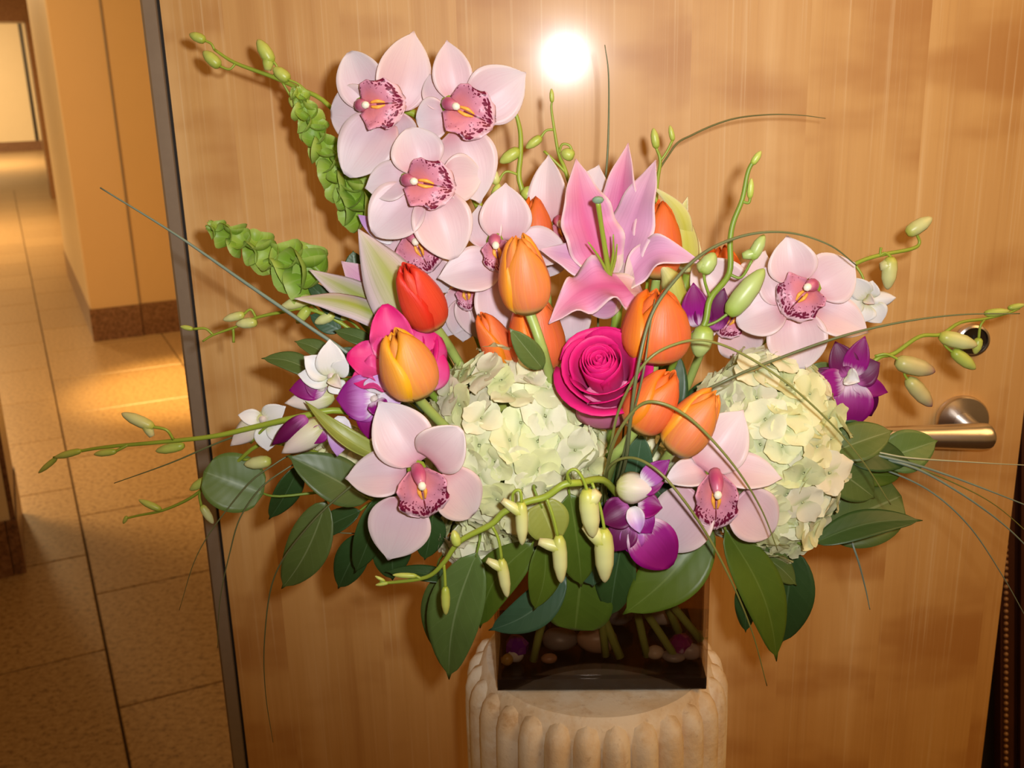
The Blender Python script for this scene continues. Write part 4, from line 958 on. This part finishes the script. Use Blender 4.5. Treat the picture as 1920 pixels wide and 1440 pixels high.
spray('dendrobium spray reaching right over the door lock with a vivid purple bloom', [(1912, 578, -.26), (1890, 587, -.262), (1846, 598, -.266), (1800, 605, -.27), (1764, 627, -.275), (1724, 631, -.28), (1676, 663, -.285), (1640, 676, -.29), (1560, 760, -.285), (1480, 860, -.27)], [.0009, .0014, .0018, .0021],
      [[(1640, 668, -.29), (1662, 664, -.292), (1688, 676, -.292)], [(1700, 690, -.292), (1696, 702, -.292), (1706, 716, -.292)], [(1764, 628, -.275), (1772, 648, -.277), (1788, 662, -.278)], [(1846, 599, -.266), (1838, 612, -.268), (1835, 636, -.268)]],
      [((1680, 678), (1753, 697), 36, -.292, 'budpurple'), ((1702, 710), (1747, 762), 31, -.292, 'budpurple'), ((1762, 630), (1832, 648), 31, -.277, 'budpale'), ((1786, 658), (1829, 692), 25, -.278, 'bud'), ((1836, 634), (1828, 664), 18, -.268, 'bud'), ((1846, 588), (1893, 583), 16, -.264, 'bud'), ((1890, 578), (1922, 571), 12, -.26, 'bud')],
      [((1590, 712), -.315, [((1592, 705), (1566, 640), 46, 'den_dk', dict(dy=.004)), ((1596, 704), (1622, 630), 38, 'den_pu'), ((1598, 708), (1650, 680), 50, 'den_dk'), ((1598, 716), (1665, 736), 34, 'den_pu'), ((1598, 722), (1634, 780), 52, 'den_dk', dict(dy=.008)), ((1592, 720), (1592, 800), 72, 'den_pu', dict(shape='round')), ((1584, 714), (1518, 722), 44, 'den_pu'), ((1580, 708), (1516, 698), 26, 'den_dk', dict(dy=.006))], ((1588, 704), (1612, 716), 30, 'den_wh'))])
spray('slender upright dendrobium tip below the flash reflection on the door', [(1035, 190, -.23), (1034, 205, -.23), (1040, 247, -.232), (1048, 290, -.235), (1062, 325, -.24), (1090, 420, -.245)], [.0008, .0011, .0015, .002],
      [[(1037, 243, -.232), (1024, 245, -.232), (1013, 259, -.232)], [(1048, 288, -.235), (1054, 271, -.236), (1068, 273, -.236), (1074, 288, -.236)], [(1020, 283, -.238), (1040, 302, -.24), (1062, 325, -.24)]],
      [((1035, 192), (1034, 166), 9, -.23), ((1015, 257), (986, 278), 18, -.232), ((1076, 294), (1052, 284), 24, -.236)])
spray('curved dendrobium stem with two small buds right of the top orchids', [(962, 203, -.24), (970, 222, -.24), (976, 252, -.242), (976, 293, -.245), (973, 331, -.248), (982, 370, -.25), (1000, 470, -.255)], [.0013, .0019, .0022, .0022],
      [[(973, 328, -.248), (948, 322, -.25), (932, 345, -.25)], [(976, 275, -.244), (978, 282, -.244), (972, 284, -.244)]],
      [((974, 281), (937, 305), 24, -.245), ((932, 346), (922, 314), 18, -.25, 'budpale'), ((926, 372), (936, 344), 18, -.25), ((982, 372), (1000, 350), 26, -.252)])
spray('dendrobium bud spray pointing up left at the top corner of the door', [(402, 93, -.19), (441, 118, -.192), (508, 143, -.195), (558, 165, -.2), (620, 201, -.205), (720, 330, -.22), (850, 520, -.24)], [.0012, .0018, .0020, .0022],
      [[(402, 93, -.19), (396, 82, -.19), (384, 76, -.19)], [(441, 120, -.192), (430, 130, -.193), (412, 124, -.193)], [(512, 145, -.195), (520, 128, -.197), (512, 114, -.197)], [(580, 176, -.202), (560, 158, -.202), (540, 149, -.202)], [(530, 155, -.197), (540, 172, -.197), (546, 182, -.197)]],
      [((385, 76), (355, 64), 19, -.19, 'bud'), ((412, 125), (381, 96), 24, -.193, 'bud'), ((510, 118), (483, 74), 26, -.197, 'bud', (502, 132)), ((542, 150), (512, 127), 24, -.20, 'bud'), ((546, 180), (556, 206), 18, -.197, 'bud')])
spray('forked dendrobium tip with two tiny buds right of the pink lily', [(1230, 276, -.22), (1238, 302, -.22), (1232, 346, -.225), (1228, 420, -.235)], [.0012, .0015, .0018],
      [[(1238, 302, -.22), (1250, 285, -.22), (1261, 263, -.22)]], [((1231, 278), (1225, 240), 16, -.22), ((1262, 264), (1256, 235), 11, -.22)])

# ------------------------------------------------------------------ bells of Ireland
def bells(label, axis, sizes, n, seed, Yo):
    r = random.Random(seed); pts = catmull([P(*q) for q in axis], 12)
    t = thing('bells_of_ireland', label, 'bells of Ireland', pts[-1], 'bells of Ireland stems')
    MB().tube([P(*q) for q in axis] + to_vase(P(*axis[-1]))[1:], [.0018, .003], 7).build('stem', M['stem'], t)
    L = len(pts)-1
    for k in range(n):
        s_ = (k+.5)/n; i = min(L-1, int(s_*L)); p = pts[i]; ax = nrm(pts[i]-pts[i+1]); a = k*2.39996
        x = nrm(np.cross(ax, FWD)); y = np.cross(ax, x)
        rad = x*math.cos(a)+y*math.sin(a); rad = nrm(rad - FWD*.15)
        d = nrm(rad*.80 + ax*.42 - FWD*.38 + UPV*.10); R_ = np.interp(s_, [0, 1], sizes)*S(p)*r.uniform(.85, 1.15)
        ux = nrm(np.cross(d, ax)); uy = np.cross(d, ux); m = MB()
        G = np.zeros((8, 20, 3)); UV = np.zeros((8, 20, 2)); ph = r.uniform(0, 6)
        for q in range(8):
            v = q/7; rr_ = R_*(.10+.90*math.sin(v*1.45)**1.1)
            for j in range(20):
                an = 2*math.pi*j/20; w_ = 1+.05*math.sin(5*an+ph)*v*v
                G[q, j] = p + d*(R_*(.25+.75*v**1.3) + R_*.13*v**3*math.sin(2*an+ph)) + (ux*math.cos(an)+uy*math.sin(an)*.92)*rr_*w_; UV[q, j] = (j/20, v)
        m.quadgrid(G, UV, wrap=True); b = len(m.v)
        m.build('bell', M['bell'], t)
    for k in range(7):
        a = k*2.4; x = nrm(np.cross(nrm(pts[0]-pts[3]), FWD)); ax = nrm(pts[0]-pts[3]); y = np.cross(ax, x); d = nrm(ax+.6*(x*math.cos(a)+y*math.sin(a)))
        w_ = sizes[0]*S(pts[0])*.5
        m = MB(); G, UV = petal(pts[0], pts[0]+d*w_*2.4, w_*1.3, 'leaf', thick=.0004, nu=4, nv=5); m.sheet(G, UV, .0004); m.build('bract', M['bell'], t)
bells('bells of Ireland stem behind the top left orchids', [(562, 178, -.21), (584, 232, -.215), (622, 300, -.225), (662, 362, -.235), (698, 402, -.24)], (15, 38), 30, 3, -.22)
bells('bells of Ireland stem pointing left beside the long blue green grass blade', [(404, 428, -.25), (450, 452, -.255), (505, 478, -.262), (562, 500, -.27), (610, 520, -.275)], (16, 46), 20, 8, -.24)

# ------------------------------------------------------------------ leafy sprigs
def sprig(label, leaves, node, group='leafy green sprigs'):
    N = P(*node); t = thing('leafy_sprig', label, 'leaves', N, group)
    m = MB(); m.tube(to_vase(N), [.0016, .0022], 7)
    for q in leaves:
        b_ = P(*q[0], q[2]); d = nrm(P(*q[1], q[3])-b_)
        m.tube([b_+d*.004, b_-d*.012+np.array([0, .006, 0]), N*.6+b_*.4+np.array([0, .012, 0]), N], [.0009, .0012, .0014], 6, 4)
    m.build('stem', M['stem'], t)
    for q in leaves:
        pb, pt, yb, yt, pw, mt = q[:6]; kw = dict(q[6]) if len(q) > 6 else {}
        sh = kw.pop('shape', 'leaf'); B_, T_ = P(*pb, yb), P(*pt, yt)
        k = dict(bend=.07, cup=.10, groove=.035, thick=.0005, nu=10, nv=16); k.update(kw)
        G, UV = petal(B_, T_, pw*1.06*S((B_+T_)/2), sh, **k); MB().sheet(G, UV, k['thick']).build('leaf', M[mt], t)
    return t
sprig('leafy sprig with one round leaf hanging far left of the bouquet', [
    ((494, 926), (382, 884), -.345, -.350, 104, 'leafl', dict(shape='leafround', n=(-.2, .1))),
    ((562, 872), (504, 974), -.325, -.320, 52, 'leafd', dict(n=(.5, 0))),
    ((692, 936), (538, 854), -.365, -.375, 88, 'leaf', dict(n=(0, .3)))], (720, 935, -.33))
sprig('leafy sprig with a long drooping leaf at the lower left over the door', [
    ((612, 940), (528, 1104), -.355, -.350, 82, 'leaf', dict(n=(-.1, .2), side=-.06)),
    ((676, 958), (574, 1012), -.335, -.325, 46, 'leafd', dict(n=(0, .4))),
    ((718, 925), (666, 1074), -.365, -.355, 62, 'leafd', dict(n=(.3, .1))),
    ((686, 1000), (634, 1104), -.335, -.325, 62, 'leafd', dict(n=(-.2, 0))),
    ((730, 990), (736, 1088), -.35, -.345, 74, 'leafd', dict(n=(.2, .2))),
    ((812, 962), (796, 1050), -.37, -.365, 58, 'leafd', dict(n=(.3, 0)))], (760, 950, -.33))
sprig('leafy sprig behind the white orchid and rose on the left', [
    ((596, 706), (490, 672), -.325, -.32, 42, 'leaf', dict(n=(0, .5), side=.08)),
    ((624, 676), (552, 640), -.315, -.31, 36, 'leaf', dict(n=(0, .5), side=.06)),
    ((700, 644), (626, 620), -.31, -.305, 32, 'leaf', dict(n=(0, .5))),
    ((650, 600), (572, 524), -.285, -.28, 38, 'leafd'), ((676, 700), (640, 650), -.325, -.325, 60, 'leafd'),
    ((640, 620), (580, 590), -.285, -.28, 36, 'leaft'), ((668, 520), (662, 470), -.262, -.26, 40, 'leafd')], (740, 730, -.30))
sprig('narrow olive leaf curving in front of the left dendrobium blooms', [
    ((724, 862), (572, 752), -.398, -.395, 30, 'leafo', dict(shape='lance', n=(.1, .5), side=-.10, cup=.5))], (760, 880, -.36))
sprig('leafy sprig with the long ribbed leaf hanging left of the vase', [
    ((894, 1036), (842, 1274), -.385, -.375, 104, 'leafl', dict(n=(-.15, .25), side=.04, groove=.06)),
    ((822, 1080), (820, 1224), -.355, -.345, 56, 'leaf', dict(n=(-.3, .1))),
    ((880, 1060), (860, 1200), -.355, -.345, 80, 'leaft', dict(n=(.5, 0))),
    ((856, 1086), (722, 1072), -.37, -.365, 34, 'leafd', dict(n=(0, .6)))], (880, 1000, -.33))
sprig('leafy sprig of green leaves hanging over the left front of the vase', [
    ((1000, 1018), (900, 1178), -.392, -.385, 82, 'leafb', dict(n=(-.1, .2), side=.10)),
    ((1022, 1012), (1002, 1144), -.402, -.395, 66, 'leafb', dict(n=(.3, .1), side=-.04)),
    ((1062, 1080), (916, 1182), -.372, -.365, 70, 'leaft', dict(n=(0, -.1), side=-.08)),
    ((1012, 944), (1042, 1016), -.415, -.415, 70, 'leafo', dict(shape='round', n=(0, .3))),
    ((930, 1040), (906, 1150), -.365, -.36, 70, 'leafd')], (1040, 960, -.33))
sprig('leafy sprig of broad leaves hanging over the middle of the vase', [
    ((1092, 1060), (1078, 1182), -.368, -.358, 122, 'leafb', dict(shape='leafround', n=(0, -.1))),
    ((1068, 925), (1090, 1100), -.405, -.392, 88, 'leafb', dict(n=(.2, 0))),
    ((1168, 1010), (1144, 1156), -.378, -.368, 78, 'leafd', dict(n=(-.2, 0))),
    ((1110, 1000), (1112, 1100), -.39, -.385, 90, 'leaft', dict(n=(.2, 0)))], (1100, 950, -.33))
sprig('single large glossy leaf below the purple orchid at the right front of the vase', [
    ((1332, 978), (1168, 1152), -.375, -.385, 112, 'leafb', dict(n=(.1, .2), side=-.06, bend=.10))], (1345, 950, -.33))
sprig('small bluish leaves in the gap below the rose and tulip stems', [
    ((1190, 900), (1204, 812), -.36, -.365, 56, 'leaft'), ((1150, 930), (1170, 850), -.345, -.345, 60, 'leafd'), ((1230, 1000), (1210, 900), -.35, -.35, 70, 'leafd')], (1185, 930, -.32))
sprig('leafy sprig hanging right of the vase below the right hydrangea', [
    ((1360, 992), (1456, 1240), -.375, -.37, 86, 'leafb', dict(n=(.25, .2), side=-.05, groove=.05)),
    ((1488, 1030), (1462, 1210), -.345, -.335, 94, 'leafd', dict(n=(.1, .1))),
    ((1400, 1030), (1494, 1098), -.36, -.358, 56, 'leaf', dict(n=(0, .3), side=-.06)),
    ((1398, 1080), (1398, 1186), -.345, -.34, 40, 'leafd')], (1370, 960, -.32))
sprig('leafy sprig on the right with a dark pointed leaf in front', [
    ((1528, 1018), (1730, 976), -.365, -.355, 58, 'leafd', dict(n=(0, .5), side=-.05, mat=0) if False else dict(n=(0, .5), side=-.05)),
    ((1545, 990), (1690, 930), -.33, -.315, 122, 'leaf', dict(n=(.2, 0), shape='leafround')),
    ((1556, 872), (1640, 934), -.34, -.335, 78, 'leaf', dict(n=(.2, .1)))], (1500, 960, -.31))
sprig('leafy sprig of overlapping leaves pointing at the door handle', [
    ((1560, 848), (1674, 808), -.345, -.335, 76, 'leaf', dict(n=(.1, .3))),
    ((1590, 858), (1706, 866), -.335, -.32, 66, 'leafd', dict(n=(.1, .3), side=-.04)),
    ((1650, 862), (1758, 826), -.315, -.305, 80, 'leafl', dict(n=(.2, 0))),
    ((1600, 888), (1690, 892), -.32, -.31, 44, 'leafb'),
    ((1560, 800), (1600, 840), -.33, -.325, 80, 'leafd')], (1510, 880, -.31))
sprig('small green leaf between the right cymbidium and the purple dendrobium', [
    ((1566, 690), (1500, 700), -.29, -.29, 30, 'leaf')], (1540, 740, -.28))
# dark foliage deep inside the bouquet
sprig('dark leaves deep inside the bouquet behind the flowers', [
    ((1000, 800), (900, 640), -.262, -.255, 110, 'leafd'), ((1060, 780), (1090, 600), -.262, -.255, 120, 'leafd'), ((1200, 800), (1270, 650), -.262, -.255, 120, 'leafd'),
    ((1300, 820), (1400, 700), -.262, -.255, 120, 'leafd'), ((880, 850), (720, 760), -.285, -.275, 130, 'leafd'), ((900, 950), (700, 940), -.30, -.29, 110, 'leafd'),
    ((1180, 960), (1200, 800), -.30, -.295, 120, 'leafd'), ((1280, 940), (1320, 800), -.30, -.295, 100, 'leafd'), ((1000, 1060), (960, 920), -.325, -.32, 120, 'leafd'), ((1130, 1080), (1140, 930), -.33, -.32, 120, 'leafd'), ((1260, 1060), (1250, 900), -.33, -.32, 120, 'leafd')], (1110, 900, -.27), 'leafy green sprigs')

# ------------------------------------------------------------------ grass blades
def grass(label, path, wpx, mat, tail=False):
    pts = [P(*q) for q in path]; r = wpx*S(pts[len(pts)//2])/2
    if tail: pts = pts + to_vase(pts[-1])[1:]
    o = MB().tube(pts, [r*.35, r*.9, r, r], 6, 7).build('grass_blade', M[mat]); o['label'] = label; o['category'] = 'grass'; o['group'] = 'lily grass blades'
grass('thick blue green grass blade slanting from upper left across the door edge', [(188, 352, -.30), (330, 440, -.31), (460, 530, -.32), (570, 606, -.33), (700, 700, -.33)], 8, 'grassb', True)
grass('thin straight grass blade standing up right of the flash reflection', [(1134, 84, -.22), (1141, 140, -.22), (1141, 240, -.225), (1137, 320, -.23), (1125, 450, -.24)], 5, 'grass', True)
grass('grey grass blade arching right across the upper door from a forked bud tip', [(1548, 222, -.12), (1500, 216, -.13), (1440, 215, -.14), (1370, 224, -.16), (1300, 252, -.18), (1258, 284, -.2), (1210, 400, -.235)], 4, 'grass', True)
grass('grass blade looping over the right cymbidium orchid', [(1606, 498, -.36), (1560, 462, -.37), (1500, 440, -.375), (1440, 435, -.385), (1380, 446, -.39), (1320, 474, -.40), (1270, 520, -.41), (1222, 590, -.42), (1196, 690, -.43), (1182, 790, -.425), (1172, 870, -.40)], 7, 'grass', True)
grass('grass blade crossing the big tulip and hanging over the right hydrangea', [(1670, 946, -.40), (1620, 868, -.41), (1560, 796, -.415), (1480, 722, -.415), (1400, 668, -.415), (1330, 640, -.42), (1270, 644, -.425), (1210, 680, -.43), (1160, 770, -.42), (1140, 870, -.40)], 6, 'grassy', True)
grass('straight long grass blade running right from the front tulips past the door lock', [(1912, 588, -.38), (1800, 590, -.385), (1690, 604, -.39), (1580, 630, -.395), (1460, 672, -.40), (1360, 714, -.41), (1276, 764, -.395), (1220, 860, -.36)], 6, 'grass', True)
grass('grass blade arching over the front tulips down to the right orchid', [(1458, 1032, -.43), (1430, 960, -.435), (1390, 892, -.44), (1340, 830, -.44), (1290, 782, -.44), (1240, 756, -.44), (1200, 760, -.435), (1160, 810, -.425), (1140, 870, -.40)], 7, 'grassy', True)
grass('long grass blade hanging down over the right side of the vase', [(1438, 1286, -.41), (1412, 1190, -.42), (1376, 1100, -.43), (1330, 1010, -.437), (1280, 935, -.44), (1230, 880, -.435), (1180, 858, -.42), (1140, 880, -.40)], 6, 'grassy', True)
grass('thin grass blade standing beside the stem of the big tulip', [(1228, 560, -.41), (1218, 620, -.42), (1206, 700, -.43), (1184, 790, -.42), (1162, 880, -.39)], 5, 'grass', True)
for i, (lab, path, wd, mt) in enumerate([
    ('uppermost nearly level pale grass blade of the fan right of the leaves', [(1960, 874, -.30), (1880, 870, -.31), (1780, 864, -.32), (1700, 858, -.33), (1600, 846, -.32)], 4, 'grassp'),
    ('second blade from the top of the grass fan ending in the dark frame', [(1960, 962, -.30), (1860, 922, -.31), (1760, 885, -.32), (1680, 862, -.33), (1600, 852, -.32)], 6, 'grassb'),
    ('third blade from the top of the grass fan right of the leaves', [(1950, 1050, -.30), (1880, 982, -.31), (1790, 918, -.32), (1700, 872, -.33), (1600, 858, -.32)], 6, 'grassb'),
    ('yellow green blade amid the grass fan right of the leaves', [(1950, 1020, -.28), (1870, 950, -.29), (1790, 906, -.30), (1710, 876, -.31), (1600, 862, -.31)], 4, 'grassy'),
    ('lowest and most bent blade of the grass fan right of the leaves', [(1925, 1160, -.29), (1880, 1080, -.30), (1820, 990, -.31), (1750, 925, -.32), (1670, 885, -.325), (1600, 868, -.32)], 4, 'grassb')]):
    grass(lab, path+[(1480, 880, -.29)], wd, mt, True)
grass('long thin grass blade drooping down the door at the lower left', [(512, 1392, -.33), (498, 1300, -.34), (496, 1200, -.36), (515, 1080, -.38), (580, 985, -.40), (660, 910, -.405), (742, 846, -.405), (800, 900, -.36)], 4, 'grass', True)
grass('short straight grass blade pointing left under the long dendrobium spray', [(214, 906, -.35), (320, 868, -.355), (430, 822, -.36), (520, 800, -.36), (640, 830, -.34)], 5, 'grass', True)
grass('hair thin grass blade falling leftmost past the metal door edge', [(336, 1144, -.35), (370, 1040, -.36), (430, 950, -.365), (500, 880, -.365), (600, 850, -.345)], 3.4, 'grass', True)
grass('hair thin grass blade falling over the metal door edge below the round leaf', [(408, 1215, -.35), (412, 1130, -.355), (430, 1040, -.36), (456, 960, -.365), (520, 890, -.36), (620, 860, -.34)], 3.4, 'grass', True)
grass('short grey stem stub hanging below the dark pointed leaf on the right', [(1631, 1143, -.34), (1622, 1100, -.34), (1604, 1036, -.345), (1580, 990, -.33), (1500, 940, -.31)], 5, 'grassb', True)
grass('faint curled grass tendril on the door below the lower left leaves', [(596, 1062, -.30), (574, 1040, -.30), (570, 1010, -.305), (592, 990, -.31), (660, 1000, -.32)], 2.6, 'grass', True)
